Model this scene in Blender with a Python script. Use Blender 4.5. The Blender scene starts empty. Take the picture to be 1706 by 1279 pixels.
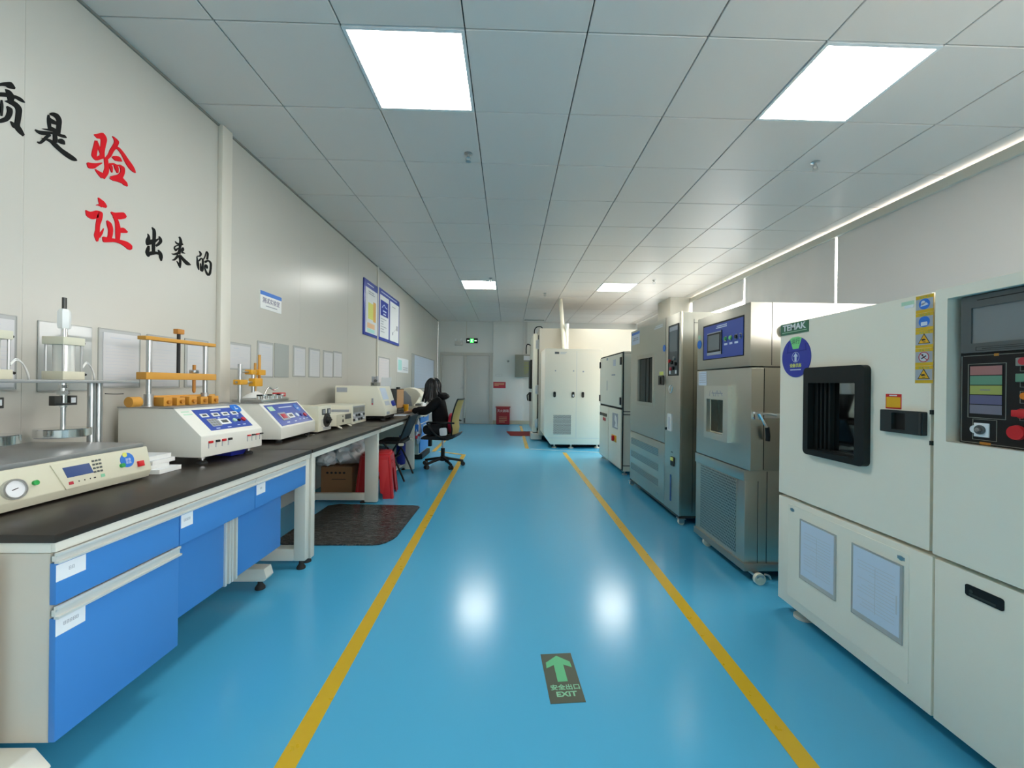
import bpy, bmesh, math, random
from mathutils import Vector, Matrix

# ------------------------------------------------------------------ camera, world, light, exposure
scene = bpy.context.scene
COL = scene.collection
CAM_Z, FPX = 1.177, 674.0
cam_data = bpy.data.cameras.new('camera')
cam_data.sensor_fit = 'HORIZONTAL'
cam_data.sensor_width = 36.0
cam_data.lens = 36.0 * FPX / 1706.0
cam_data.shift_x = -(865.0 - 853.0) / 1706.0
cam_data.shift_y = (640.0 - 639.5) / 1706.0
cam_data.clip_start = 0.02
cam = bpy.data.objects.new('camera', cam_data)
COL.objects.link(cam)
cam.matrix_world = (Matrix.Translation((0, 0, CAM_Z)) @ Matrix.Rotation(-math.atan(17 / FPX), 4, 'Z')
                    @ Matrix.Rotation(math.pi / 2, 4, 'X') @ Matrix.Rotation(0.0115, 4, 'Z'))
scene.camera = cam

world = bpy.data.worlds.new('daylight')
scene.world = world
world.use_nodes = True
bg = world.node_tree.nodes['Background']
bg.inputs['Strength'].default_value = 8.0
wt = world.node_tree                          # overcast sky above, darker ground below the horizon
w_tc = wt.nodes.new('ShaderNodeTexCoord'); w_sp = wt.nodes.new('ShaderNodeSeparateXYZ'); w_rp = wt.nodes.new('ShaderNodeValToRGB')
w_rp.color_ramp.elements[0].position = 0.46; w_rp.color_ramp.elements[0].color = (0.32, 0.31, 0.29, 1)
w_rp.color_ramp.elements[1].position = 0.54; w_rp.color_ramp.elements[1].color = (1.0, 0.985, 0.965, 1)
w_mr = wt.nodes.new('ShaderNodeMapRange'); w_mr.inputs['From Min'].default_value = -1.0
wt.links.new(w_tc.outputs['Generated'], w_sp.inputs[0]); wt.links.new(w_sp.outputs['Z'], w_mr.inputs['Value'])
wt.links.new(w_mr.outputs['Result'], w_rp.inputs['Fac']); wt.links.new(w_rp.outputs['Color'], bg.inputs['Color'])
LAMP = 14.5                      # radiance of the ceiling light panels
LAMP_FAR = 18.0                  # the two panels far down the room
LAMP_FILL = 8.0                 # two unseen panels added behind the camera to brighten the room
vs = scene.view_settings
scene.display_settings.display_device = 'sRGB'
vs.view_transform = 'Standard'
vs.look = 'None'
vs.exposure = 0.68
vs.gamma = 1.0
vs.use_curve_mapping = False
scene.cycles.use_denoising = True
scene.cycles.max_bounces = 10
scene.cycles.diffuse_bounces = 6
scene.cycles.glossy_bounces = 5
scene.cycles.caustics_reflective = False
scene.cycles.caustics_refractive = False
scene.cycles.sample_clamp_indirect = 6.0

# ------------------------------------------------------------------ materials
def lin(c):
    c = c / 255.0
    return c / 12.92 if c <= 0.04045 else ((c + 0.055) / 1.055) ** 2.4

def srgb(r, g, b):
    return (lin(r), lin(g), lin(b), 1.0)

MATS = {}
def mat(name, col, rough=0.5, metal=0.0, spec=0.5, emit=0.0, vary=0.0, scale=20.0, bump=0.0, trans=0.0, alpha=1.0, coat=0.0):
    m = bpy.data.materials.new(name)
    m.use_nodes = True
    nt = m.node_tree
    b = nt.nodes['Principled BSDF']
    c = srgb(*col) if max(col) > 1.0 else (*col, 1.0)
    b.inputs['Base Color'].default_value = c
    b.inputs['Roughness'].default_value = rough
    b.inputs['Metallic'].default_value = metal
    b.inputs['Specular IOR Level'].default_value = spec
    if coat:
        b.inputs['Coat Weight'].default_value = coat
        b.inputs['Coat Roughness'].default_value = 0.1
    if trans:
        b.inputs['Transmission Weight'].default_value = trans
    if alpha < 1:
        b.inputs['Alpha'].default_value = alpha
    if emit:
        b.inputs['Emission Color'].default_value = c
        b.inputs['Emission Strength'].default_value = emit
    if vary or bump:
        tc = nt.nodes.new('ShaderNodeTexCoord')
        nz = nt.nodes.new('ShaderNodeTexNoise')
        nz.inputs['Scale'].default_value = scale
        nz.inputs['Detail'].default_value = 4
        nt.links.new(tc.outputs['Object'], nz.inputs['Vector'])
        if vary:
            mp = nt.nodes.new('ShaderNodeMapRange')
            mp.inputs['To Min'].default_value = max(0.02, rough - vary)
            mp.inputs['To Max'].default_value = min(1, rough + vary)
            nt.links.new(nz.outputs['Fac'], mp.inputs['Value'])
            nt.links.new(mp.outputs['Result'], b.inputs['Roughness'])
        if bump:
            bp = nt.nodes.new('ShaderNodeBump')
            bp.inputs['Strength'].default_value = bump
            bp.inputs['Distance'].default_value = 0.01
            nt.links.new(nz.outputs['Fac'], bp.inputs['Height'])
            nt.links.new(bp.outputs['Normal'], b.inputs['Normal'])
    MATS[name] = m
    return m

def brushed(name, col, rough, stretch):
    m = mat(name, col, rough, 1.0)
    nt = m.node_tree
    b = nt.nodes['Principled BSDF']
    tc = nt.nodes.new('ShaderNodeTexCoord')
    mp = nt.nodes.new('ShaderNodeMapping')
    mp.inputs['Scale'].default_value = stretch
    nz = nt.nodes.new('ShaderNodeTexNoise')
    nz.inputs['Scale'].default_value = 6
    nz.inputs['Detail'].default_value = 6
    mr = nt.nodes.new('ShaderNodeMapRange')
    mr.inputs['To Min'].default_value = rough - 0.05
    mr.inputs['To Max'].default_value = rough + 0.05
    bp = nt.nodes.new('ShaderNodeBump')
    bp.inputs['Strength'].default_value = 0.018
    bp.inputs['Distance'].default_value = 0.002
    nt.links.new(tc.outputs['Object'], mp.inputs['Vector'])
    nt.links.new(mp.outputs['Vector'], nz.inputs['Vector'])
    nt.links.new(nz.outputs['Fac'], mr.inputs['Value'])
    nt.links.new(mr.outputs['Result'], b.inputs['Roughness'])
    nt.links.new(nz.outputs['Fac'], bp.inputs['Height'])
    nt.links.new(bp.outputs['Normal'], b.inputs['Normal'])
    return m

def perforated(name, col, hole, pitch_u, pitch_v, radius, axes='YZ', metal=0.0, rough=0.35):
    """sheet with a staggered pattern of dark punched holes"""
    m = mat(name, col, rough, metal)
    nt = m.node_tree
    b = nt.nodes['Principled BSDF']
    N = nt.nodes.new
    L = nt.links.new
    tc = N('ShaderNodeTexCoord'); sp = N('ShaderNodeSeparateXYZ')
    L(tc.outputs['Object'], sp.inputs[0])
    def mth(op, a, bval=None):
        n = N('ShaderNodeMath'); n.operation = op
        if isinstance(a, (int, float)): n.inputs[0].default_value = a
        else: L(a, n.inputs[0])
        if bval is not None:
            if isinstance(bval, (int, float)): n.inputs[1].default_value = bval
            else: L(bval, n.inputs[1])
        return n.outputs[0]
    u = mth('DIVIDE', sp.outputs[axes[0]], pitch_u)
    v = mth('DIVIDE', sp.outputs[axes[1]], pitch_v)
    vf = mth('FLOOR', v)
    u = mth('ADD', u, mth('MULTIPLY', vf, 0.5))
    fu = mth('MULTIPLY', mth('SUBTRACT', mth('FRACT', u), 0.5), pitch_u)
    fv = mth('MULTIPLY', mth('SUBTRACT', mth('FRACT', v), 0.5), pitch_v)
    d = mth('ADD', mth('MULTIPLY', fu, fu), mth('MULTIPLY', fv, fv))
    f = mth('LESS_THAN', d, radius * radius)
    mx = N('ShaderNodeMix'); mx.data_type = 'RGBA'
    mx.inputs[6].default_value = srgb(*col); mx.inputs[7].default_value = srgb(*hole)
    L(f, mx.inputs[0]); L(mx.outputs[2], b.inputs['Base Color'])
    inv = mth('MULTIPLY', mth('SUBTRACT', 1.0, f), metal)
    L(inv, b.inputs['Metallic'])
    return m

mat('floor', (0.078, 0.410, 0.660), 0.20, spec=0.5, bump=0.010, scale=3.0)
mat('floor_yellow', (0.62, 0.40, 0.012), 0.3, vary=0.08)
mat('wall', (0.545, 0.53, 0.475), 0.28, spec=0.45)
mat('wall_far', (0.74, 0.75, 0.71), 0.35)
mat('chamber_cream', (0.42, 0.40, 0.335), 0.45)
mat('pilaster', (0.82, 0.83, 0.79), 0.4)
mat('tile', (0.76, 0.70, 0.645), 0.36, spec=0.5)
mat('ceiling_void', (0.05, 0.06, 0.065), 0.8)
mat('white_trim', (0.66, 0.63, 0.55), 0.38)
mat('cream', (0.80, 0.77, 0.64), 0.38)
mat('warm_white', (0.88, 0.82, 0.69), 0.4)
mat('white', (0.82, 0.83, 0.81), 0.4)
mat('tester_white', (0.78, 0.77, 0.70), 0.4)
mat('paper', (0.80, 0.82, 0.84), 0.6)
mat('sleeve_paper', (0.62, 0.62, 0.63), 0.3)
mat('grey_film', (0.40, 0.42, 0.40), 0.12)
mat('beige', (0.66, 0.64, 0.50), 0.42, vary=0.05, scale=10)
mat('grey_box', (0.30, 0.31, 0.25), 0.45)
mat('lamp', (1.0, 0.99, 0.93), 0.5, emit=LAMP)
mat('lamp_far', (1.0, 0.99, 0.93), 0.5, emit=LAMP_FAR)
mat('lamp_fill', (1.0, 0.99, 0.93), 0.5, emit=LAMP_FILL)
mat('lamp_frame', (0.80, 0.82, 0.82), 0.35)
mat('worktop', (0.030, 0.024, 0.019), 0.34, spec=0.4, vary=0.05, scale=6)
mat('worktop_edge', (0.012, 0.017, 0.016), 0.3)
mat('frame_grey', (0.74, 0.71, 0.62), 0.38)
mat('cab_grey', (0.58, 0.53, 0.45), 0.42)
mat('drawer_blue', (0.052, 0.222, 0.575), 0.42, spec=0.4, vary=0.03)
mat('aluminium', (0.74, 0.74, 0.70), 0.28, 0.35)
mat('chrome', (0.75, 0.76, 0.76), 0.12, 1.0)
mat('steel', (0.55, 0.56, 0.56), 0.28, 1.0)
mat('plate_steel', (0.45, 0.46, 0.46), 0.42, 0.8, vary=0.06)
mat('dark_metal', (0.07, 0.07, 0.065), 0.4, 0.6)
mat('black', (0.010, 0.010, 0.010), 0.45, spec=0.3)
mat('letter_black', (0.008, 0.009, 0.009), 0.6, spec=0.12)
mat('frame_black', (0.012, 0.015, 0.015), 0.42, spec=0.25)
mat('handle_grey', (0.028, 0.034, 0.035), 0.4, spec=0.3)
mat('black_matt', (0.014, 0.014, 0.015), 0.75)
mat('black_gloss', (0.008, 0.009, 0.009), 0.12)
mat('rubber', (0.02, 0.02, 0.02), 0.7)
mat('dark_gap', (0.012, 0.016, 0.012), 0.8)
mat('glass_dark', (0.004, 0.008, 0.011), 0.03, spec=0.7)
mat('chamber_dark', (0.02, 0.022, 0.02), 0.4)
mat('grey_screen', (0.20, 0.215, 0.22), 0.22)
mat('grey_bezel', (0.085, 0.095, 0.095), 0.35)
mat('lcd_blue', (0.035, 0.075, 0.22), 0.2)
mat('panel_blue', (0.045, 0.085, 0.38), 0.35)
mat('disc_blue', (0.022, 0.040, 0.35), 0.35)
mat('sticker_blue', (0.02, 0.17, 0.62), 0.35)
mat('deep_blue', (0.01, 0.018, 0.26), 0.4)
mat('sticker_green', (0.22, 0.72, 0.26), 0.4)
mat('logo_green', (0.04, 0.16, 0.085), 0.4)
mat('pale_green', (0.48, 0.70, 0.52), 0.5)
mat('arrow_green', (0.115, 0.50, 0.24), 0.4)
mat('text_green', (0.24, 0.56, 0.36), 0.4)
mat('decal_grey', (0.075, 0.090, 0.062), 0.35, vary=0.08, scale=40)
mat('green', (0.03, 0.36, 0.08), 0.3)
mat('red', (0.60, 0.015, 0.02), 0.35)
mat('red_char', (0.62, 0.010, 0.018), 0.6, spec=0.12)
mat('red_soft', (0.50, 0.03, 0.05), 0.35)
mat('stool_red', (0.60, 0.022, 0.028), 0.32)
mat('box_red', (0.30, 0.012, 0.02), 0.35)
mat('mat_red', (0.27, 0.02, 0.02), 0.8)
mat('orange', (0.72, 0.20, 0.01), 0.4)
mat('amber', (0.80, 0.42, 0.012), 0.4)
mat('sign_yellow', (0.68, 0.42, 0.015), 0.4)
mat('ochre', (0.62, 0.30, 0.045), 0.45, vary=0.1, scale=25, bump=0.05)
mat('ochre_dark', (0.50, 0.20, 0.025), 0.45)
mat('clamp_orange', (0.75, 0.36, 0.02), 0.4)
mat('carton', (0.27, 0.14, 0.065), 0.8, bump=0.05)
mat('print_dark', (0.02, 0.018, 0.018), 0.6)
mat('print_grey', (0.38, 0.40, 0.44), 0.6)
mat('print_light', (0.55, 0.58, 0.63), 0.6)
mat('pale_blue', (0.62, 0.70, 0.82), 0.5)
mat('plastic_bag', (0.82, 0.83, 0.83), 0.25, spec=0.6, bump=0.5, scale=14)
mat('mesh_yellow', (0.36, 0.27, 0.075), 0.7)
mat('skin', (0.58, 0.30, 0.18), 0.5)
mat('hair', (0.006, 0.006, 0.008), 0.32, bump=0.2, scale=60)
mat('coat', (0.006, 0.006, 0.007), 0.9, spec=0.25, bump=0.1, scale=30)
mat('trouser', (0.008, 0.009, 0.012), 0.85)
mat('tan_screen', (0.46, 0.27, 0.13), 0.35)
mat('cushion_red', (0.55, 0.012, 0.05), 0.6)
mat('navy_fabric', (0.012, 0.028, 0.040), 0.7)
m_ = mat('blind', (0.66, 0.65, 0.63), 0.8)
nt_ = m_.node_tree
tl_ = nt_.nodes.new('ShaderNodeBsdfTranslucent'); tl_.inputs['Color'].default_value = (0.62, 0.61, 0.60, 1)
mx_ = nt_.nodes.new('ShaderNodeMixShader'); mx_.inputs[0].default_value = 0.12
nt_.links.new(nt_.nodes['Principled BSDF'].outputs[0], mx_.inputs[1]); nt_.links.new(tl_.outputs[0], mx_.inputs[2])
nt_.links.new(mx_.outputs[0], nt_.nodes['Material Output'].inputs[0])
mat('skirting', (0.55, 0.52, 0.38), 0.5)
mat('door_grey', (0.60, 0.60, 0.565), 0.45)
mat('exit_green', (0.05, 0.85, 0.12), 0.4, emit=1.2)
mat('exit_white', (0.75, 1.0, 0.8), 0.4, emit=1.1)
mat('frosted', (0.80, 0.82, 0.82), 0.3, alpha=0.55)
mat('hmi_pink', (0.38, 0.17, 0.16), 0.35)
mat('hmi_green', (0.12, 0.28, 0.19), 0.35)
mat('hmi_olive', (0.36, 0.39, 0.10), 0.35)
mat('hmi_violet', (0.12, 0.115, 0.22), 0.35)
mat('hmi_grey', (0.19, 0.18, 0.23), 0.35)
mat('line_grey', (0.25, 0.25, 0.22), 0.5)
mat('clear_edge', (0.40, 0.41, 0.38), 0.25)
mat('gold_line', (0.28, 0.20, 0.09), 0.5)
mat('poster_blue', (0.035, 0.06, 0.36), 0.35)
mat('poster_lime', (0.70, 0.72, 0.16), 0.5)
mat('poster_amber', (0.75, 0.42, 0.10), 0.5)
mat('poster_peach', (0.80, 0.50, 0.28), 0.5)
mat('poster_teal', (0.42, 0.75, 0.70), 0.5)
mat('poster_paper', (0.78, 0.80, 0.80), 0.35)
mat('pink_paper', (0.70, 0.66, 0.66), 0.5)
brushed('stainless', (0.62, 0.59, 0.51), 0.36, (40, 40, 1.0))
brushed('stainless_bright', (0.80, 0.78, 0.69), 0.45, (40, 40, 1.0))
mat('plinth_steel', (0.42, 0.42, 0.38), 0.4, 0.9)
brushed('stainless_door', (0.66, 0.64, 0.56), 0.31, (60, 60, 1.0))
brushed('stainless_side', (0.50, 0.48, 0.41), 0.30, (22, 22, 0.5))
perforated('perf_steel', (170, 180, 175), (62, 82, 84), 0.018, 0.018, 0.0062, metal=0.8)
perforated('perf_vent', (170, 178, 172), (70, 82, 82), 0.016, 0.016, 0.0052, metal=0.8)
perforated('perf_white', (205, 208, 200), (95, 85, 88), 0.020, 0.020, 0.0075, axes='XZ')

# wrinkled black floor mat
m_ = mat('mat_black', (0.016, 0.015, 0.014), 0.16, spec=0.6)
nt_ = m_.node_tree
tc_ = nt_.nodes.new('ShaderNodeTexCoord'); mp_ = nt_.nodes.new('ShaderNodeMapping')
mp_.inputs['Scale'].default_value = (1.6, 5.0, 1.0)
nz_ = nt_.nodes.new('ShaderNodeTexNoise'); nz_.inputs['Scale'].default_value = 9; nz_.inputs['Detail'].default_value = 8
nz_.inputs['Distortion'].default_value = 1.2
bp_ = nt_.nodes.new('ShaderNodeBump'); bp_.inputs['Strength'].default_value = 0.9; bp_.inputs['Distance'].default_value = 0.05
nt_.links.new(tc_.outputs['Object'], mp_.inputs['Vector']); nt_.links.new(mp_.outputs['Vector'], nz_.inputs['Vector'])
nt_.links.new(nz_.outputs['Fac'], bp_.inputs['Height']); nt_.links.new(bp_.outputs['Normal'], nt_.nodes['Principled BSDF'].inputs['Normal'])
ns_ = nt_.nodes.new('ShaderNodeTexNoise'); ns_.inputs['Scale'].default_value = 5; ns_.inputs['Detail'].default_value = 9; ns_.inputs['Distortion'].default_value = 2.0
rp_ = nt_.nodes.new('ShaderNodeValToRGB')                 # pale scuffs, with crease glints painted into the colour
for k_, (p_, c_) in enumerate(((0.462, 0.016), (0.5, 0.17), (0.535, 0.016))):
    e_ = rp_.color_ramp.elements[k_] if k_ < 2 else rp_.color_ramp.elements.new(p_)
    e_.position = p_; e_.color = (c_, c_ * 0.97, c_ * 0.92, 1)
nt_.links.new(mp_.outputs['Vector'], ns_.inputs['Vector']); nt_.links.new(ns_.outputs['Fac'], rp_.inputs['Fac'])
nt_.links.new(rp_.outputs['Color'], nt_.nodes['Principled BSDF'].inputs['Base Color'])

# ------------------------------------------------------------------ mesh helpers
def PZ(z=0.0): return lambda u, v, w: Vector((u, v, z + w))            # plane facing up
def PX(x): return lambda u, v, w: Vector((x - w, u, v))                # plane facing -X (u = Y, v = Z)
def PL(x): return lambda u, v, w: Vector((x + w, u, v))                # plane facing +X
def PF(y): return lambda u, v, w: Vector((u, y - w, v))                # plane facing -Y (u = X, v = Z)
def PB(o, U, V):                                                        # any plane: origin, two directions
    o = Vector(o); U = Vector(U).normalized(); V = Vector(V).normalized(); W = U.cross(V).normalized()
    return lambda u, v, w: o + U * u + V * v + W * w

def rrect(u0, u1, v0, v1, r, n=5):
    pts = []
    for cx, cy, a0 in ((u1 - r, v1 - r, 0), (u0 + r, v1 - r, 90), (u0 + r, v0 + r, 180), (u1 - r, v0 + r, 270)):
        for i in range(n + 1):
            a = math.radians(a0 + 90 * i / n)
            pts.append((cx + r * math.cos(a), cy + r * math.sin(a)))
    return pts

class M:
    """collects shapes, then links them as ONE mesh object"""
    def __init__(self, f=None):
        self.bm = bmesh.new(); self.f = f or PZ()
    def at(self, f):
        self.f = f; return self
    def _faces(self, verts, faces, bev=0.0, seg=2):
        vs_ = [self.bm.verts.new(v) for v in verts]
        fs = []
        for f in faces:
            try: fs.append(self.bm.faces.new([vs_[i] for i in f]))
            except ValueError: pass
        if bev > 0:
            es = list({e for f in fs for e in f.edges})
            bmesh.ops.bevel(self.bm, geom=es, offset=bev, segments=seg, profile=0.6, affect='EDGES', clamp_overlap=True)
        return self
    def box(self, u0, u1, v0, v1, w0, w1, bev=0.0, seg=2):
        c = [self.f(u, v, w) for w in (w0, w1) for v in (v0, v1) for u in (u0, u1)]
        return self._faces(c, [(0, 2, 3, 1), (4, 5, 7, 6), (0, 1, 5, 4), (2, 6, 7, 3), (0, 4, 6, 2), (1, 3, 7, 5)], bev, seg)
    def poly(self, pts, w0, w1, bev=0.0):
        n = len(pts)
        vs_ = [self.f(u, v, w0) for u, v in pts] + [self.f(u, v, w1) for u, v in pts]
        fc = [tuple(range(n))[::-1], tuple(range(n, 2 * n))] + [(i, (i + 1) % n, n + (i + 1) % n, n + i) for i in range(n)]
        return self._faces(vs_, fc, bev)
    def rbox(self, u0, u1, v0, v1, w0, w1, r, bev=0.0):
        return self.poly(rrect(u0, u1, v0, v1, r), w0, w1, bev)
    def ring(self, o, i, w0, w1, ro=0.01, ri=0.01):
        """rounded frame: outer (u0,u1,v0,v1), inner likewise"""
        a = rrect(*o, max(ro, 1e-4)); b = rrect(*i, max(ri, 1e-4)); n = len(a)
        vs_ = [self.f(u, v, w) for w in (w0, w1) for L in (a, b) for u, v in L]
        fc = []
        for k in range(n):
            j = (k + 1) % n
            fc += [(k, j, n + j, n + k), (2 * n + k, 3 * n + k, 3 * n + j, 2 * n + j), (k, 2 * n + k, 2 * n + j, j), (n + k, n + j, 3 * n + j, 3 * n + k)]
        return self._faces(vs_, fc)
    def disc(self, u, v, r, w0, w1, r2=None, seg=28, rv=None):
        r2 = r if r2 is None else r2
        k = 1.0 if rv is None else rv / r
        a = [(math.cos(2 * math.pi * i / seg), math.sin(2 * math.pi * i / seg)) for i in range(seg)]
        vs_ = [self.f(u + r * c, v + r * k * s, w0) for c, s in a] + [self.f(u + r2 * c, v + r2 * k * s, w1) for c, s in a]
        fc = [tuple(range(seg))[::-1], tuple(range(seg, 2 * seg))] + [(i, (i + 1) % seg, seg + (i + 1) % seg, seg + i) for i in range(seg)]
        return self._faces(vs_, fc)
    def annulus(self, u, v, r, ri, w0, w1, seg=32):
        a = [(math.cos(2 * math.pi * i / seg), math.sin(2 * math.pi * i / seg)) for i in range(seg)]
        vs_ = [self.f(u + q * c, v + q * s, w) for w in (w0, w1) for q in (r, ri) for c, s in a]
        n = seg; fc = []
        for k in range(n):
            j = (k + 1) % n
            fc += [(k, j, n + j, n + k), (2 * n + k, 3 * n + k, 3 * n + j, 2 * n + j), (k, 2 * n + k, 2 * n + j, j), (n + k, n + j, 3 * n + j, 3 * n + k)]
        return self._faces(vs_, fc)
    def line(self, u0, v0, u1, v1, t, w0, w1):
        d = Vector((u1 - u0, v1 - v0)).normalized() * (t / 2); n = Vector((-d.y, d.x))
        return self.poly([(u0 - n.x, v0 - n.y), (u1 - n.x, v1 - n.y), (u1 + n.x, v1 + n.y), (u0 + n.x, v0 + n.y)], w0, w1)
    def outline(self, u0, u1, v0, v1, t, w0, w1):
        self.box(u0, u1, v0, v0 + t, w0, w1); self.box(u0, u1, v1 - t, v1, w0, w1)
        self.box(u0, u0 + t, v0 + t, v1 - t, w0, w1); return self.box(u1 - t, u1, v0 + t, v1 - t, w0, w1)
    def cyl(self, p0, p1, r, r2=None, seg=20):
        p0, p1 = Vector(p0), Vector(p1); r2 = r if r2 is None else r2
        d = (p1 - p0).normalized(); a = d.orthogonal().normalized(); b = d.cross(a)
        cs = [(math.cos(2 * math.pi * i / seg), math.sin(2 * math.pi * i / seg)) for i in range(seg)]
        vs_ = [p0 + (a * c + b * s) * r for c, s in cs] + [p1 + (a * c + b * s) * r2 for c, s in cs]
        fc = [tuple(range(seg))[::-1], tuple(range(seg, 2 * seg))] + [(i, (i + 1) % seg, seg + (i + 1) % seg, seg + i) for i in range(seg)]
        return self._faces(vs_, fc)
    def tube(self, pts, r, seg=10, sub=4):
        P = smooth([Vector(p) for p in pts], sub) if sub > 1 else [Vector(p) for p in pts]
        rings = []; a = None
        for i, p in enumerate(P):
            d = (P[min(i + 1, len(P) - 1)] - P[max(i - 1, 0)]).normalized()
            a = d.orthogonal() if a is None else a - d * a.dot(d)
            if a.length < 1e-5: a = d.orthogonal()
            a = a.normalized(); b = d.cross(a)
            rings.append([self.bm.verts.new(p + (a * math.cos(2 * math.pi * k / seg) + b * math.sin(2 * math.pi * k / seg)) * r) for k in range(seg)])
        for A, B in zip(rings, rings[1:]):
            for k in range(seg):
                self.bm.faces.new((A[k], A[(k + 1) % seg], B[(k + 1) % seg], B[k]))
        self.bm.faces.new(rings[0][::-1]); self.bm.faces.new(rings[-1])
        return self
    def lathe(self, c, prof, seg=28, axis='Z'):
        c = Vector(c); rings = []
        for r, h in prof:
            ring = []
            for k in range(seg):
                a = 2 * math.pi * k / seg; x, y = max(r, 1e-4) * math.cos(a), max(r, 1e-4) * math.sin(a)
                p = {'Z': Vector((x, y, h)), 'X': Vector((h, x, y)), 'Y': Vector((x, h, y))}[axis]
                ring.append(self.bm.verts.new(c + p))
            rings.append(ring)
        for A, B in zip(rings, rings[1:]):
            for k in range(seg):
                self.bm.faces.new((A[k], A[(k + 1) % seg], B[(k + 1) % seg], B[k]))
        self.bm.faces.new(rings[0][::-1]); self.bm.faces.new(rings[-1])
        return self
    def ball(self, c, r, seg=18):
        rx, ry, rz = r if isinstance(r, (tuple, list)) else (r, r, r)
        bmesh.ops.create_uvsphere(self.bm, u_segments=seg, v_segments=seg // 2 + 2, radius=1.0,
                                  matrix=Matrix.Translation(c) @ Matrix.Diagonal((rx, ry, rz, 1)))
        return self
    def lines(self, u0, u1, v0, v1, n, t=0.003, w0=0.0, w1=0.0004, seed=1):
        """rows of unreadably small print"""
        rnd = random.Random(seed)
        for i in range(n):
            v = v1 - (v1 - v0) * (i + 0.5) / n
            e = u1 if rnd.random() < 0.6 else u0 + (u1 - u0) * rnd.uniform(0.4, 0.95)
            self.box(u0, e, v - t / 2, v + t / 2, w0, w1)
        return self
    def build(self, name, material, parent=None, label=None, smooth_angle=40):
        bmesh.ops.recalc_face_normals(self.bm, faces=self.bm.faces)
        me = bpy.data.meshes.new(name)
        self.bm.to_mesh(me); self.bm.free()
        return link_mesh(name, me, material, parent, label, smooth_angle)

ORG = {}
def link_mesh(name, me, material, parent=None, label=None, smooth_angle=40):
    o = bpy.data.objects.new(name, me)
    COL.objects.link(o)
    if parent is not None:
        org = ORG.get(parent.name, Vector((0, 0, 0)))
        me.transform(Matrix.Translation(-org))
        o.parent = parent
        ORG[o.name] = org
    me.materials.append(MATS[material] if isinstance(material, str) else material)
    if smooth_angle:
        me.shade_smooth()
        me.set_sharp_from_angle(angle=math.radians(smooth_angle))
    if label: o['label'] = label
    return o

def smooth(P, n):
    """Catmull-Rom through the points"""
    out = []
    for i in range(len(P) - 1):
        p0, p1, p2, p3 = P[max(i - 1, 0)], P[i], P[i + 1], P[min(i + 2, len(P) - 1)]
        for k in range(n):
            t = k / n
            out.append(0.5 * ((2 * p1) + (p2 - p0) * t + (2 * p0 - 5 * p1 + 4 * p2 - p3) * t * t + (3 * p1 - p0 - 3 * p2 + p3) * t ** 3))
    out.append(P[-1])
    return out

def thing(name, label, cat, loc=(0, 0, 0), rotz=0.0, group=None, local=False):
    """Empty at the thing's base that parents its parts; parts are given in world units unless local"""
    o = bpy.data.objects.new(name, None)
    COL.objects.link(o)
    o.empty_display_size = 0.1
    o.location = loc; o.rotation_euler = (0, 0, rotz)
    ORG[o.name] = Vector((0, 0, 0)) if local else Vector(loc)
    return tag(o, label, cat, group)

def tag(o, label, cat, group=None, kind=None):
    o['label'] = label; o['category'] = cat
    if group: o['group'] = group
    if kind: o['kind'] = kind
    return o

def S(name, m, material, parent=None, smooth_angle=40):
    o = m.build(name, material, parent, None, smooth_angle)
    if parent is None: o['kind'] = 'structure'
    return o

def text(name, body, size, material, parent, o, right, up, thick=0.0005, align='CENTER', bold=0.0, squeeze=1.0, label=None):
    cu = bpy.data.curves.new(name, 'FONT')
    cu.body = body; cu.size = size; cu.align_x = align; cu.align_y = 'CENTER'
    cu.extrude = thick; cu.offset = bold; cu.resolution_u = 3
    tmp = bpy.data.objects.new(name + '_tmp', cu)
    COL.objects.link(tmp)
    dg = bpy.context.evaluated_depsgraph_get()
    me = bpy.data.meshes.new_from_object(tmp.evaluated_get(dg))
    bpy.data.objects.remove(tmp); bpy.data.curves.remove(cu)
    R = Vector(right).normalized(); U = Vector(up).normalized(); N_ = R.cross(U)
    mt = Matrix(((R.x * squeeze, U.x, N_.x, o[0]), (R.y * squeeze, U.y, N_.y, o[1]), (R.z * squeeze, U.z, N_.z, o[2]), (0, 0, 0, 1)))
    me.transform(mt)
    me.materials.clear()
    return link_mesh(name, me, material, parent, label, 0)

def copy_tree(o, parent=None):
    c = o.copy(); COL.objects.link(c); c.parent = parent
    for ch in list(o.children): copy_tree(ch, c)
    return c
LX, RX = (0, 1, 0), (0, -1, 0)     # reading directions on surfaces facing +X and -X
UP = (0, 0, 1)

# ------------------------------------------------------------------ the room
XL, XR, YN, YF, ZC = -2.1, 3.8, -4.2, 11.95, 3.01
TILE, GX, GY = 0.638, -0.25, 2.10

S('floor', M().box(XL - 0.15, XR + 0.15, YN - 0.1, YF + 0.1, -0.12, 0.0), 'floor')

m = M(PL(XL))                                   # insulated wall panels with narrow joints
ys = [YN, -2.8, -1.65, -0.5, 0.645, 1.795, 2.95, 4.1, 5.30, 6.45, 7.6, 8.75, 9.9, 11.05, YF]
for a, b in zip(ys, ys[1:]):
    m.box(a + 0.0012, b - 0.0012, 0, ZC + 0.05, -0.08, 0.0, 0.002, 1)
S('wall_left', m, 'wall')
S('trim_1', M(PL(XL)).box(YN, YF, 0, ZC, -0.10, -0.0015), 'wall')
S('trim_2', M(PL(XL)).box(2.945, 3.05, 0, ZC, 0.0, 0.035, 0.006), 'white_trim')
S('trim_3', M(PL(XL)).box(6.43, 6.475, 0, ZC, 0.0, 0.022, 0.004), 'white_trim')
S('trim_4', M(PL(XL)).box(YN, YF, ZC - 0.012, ZC, 0.0, 0.012), 'line_grey')       # ceiling angle along the wall

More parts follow.
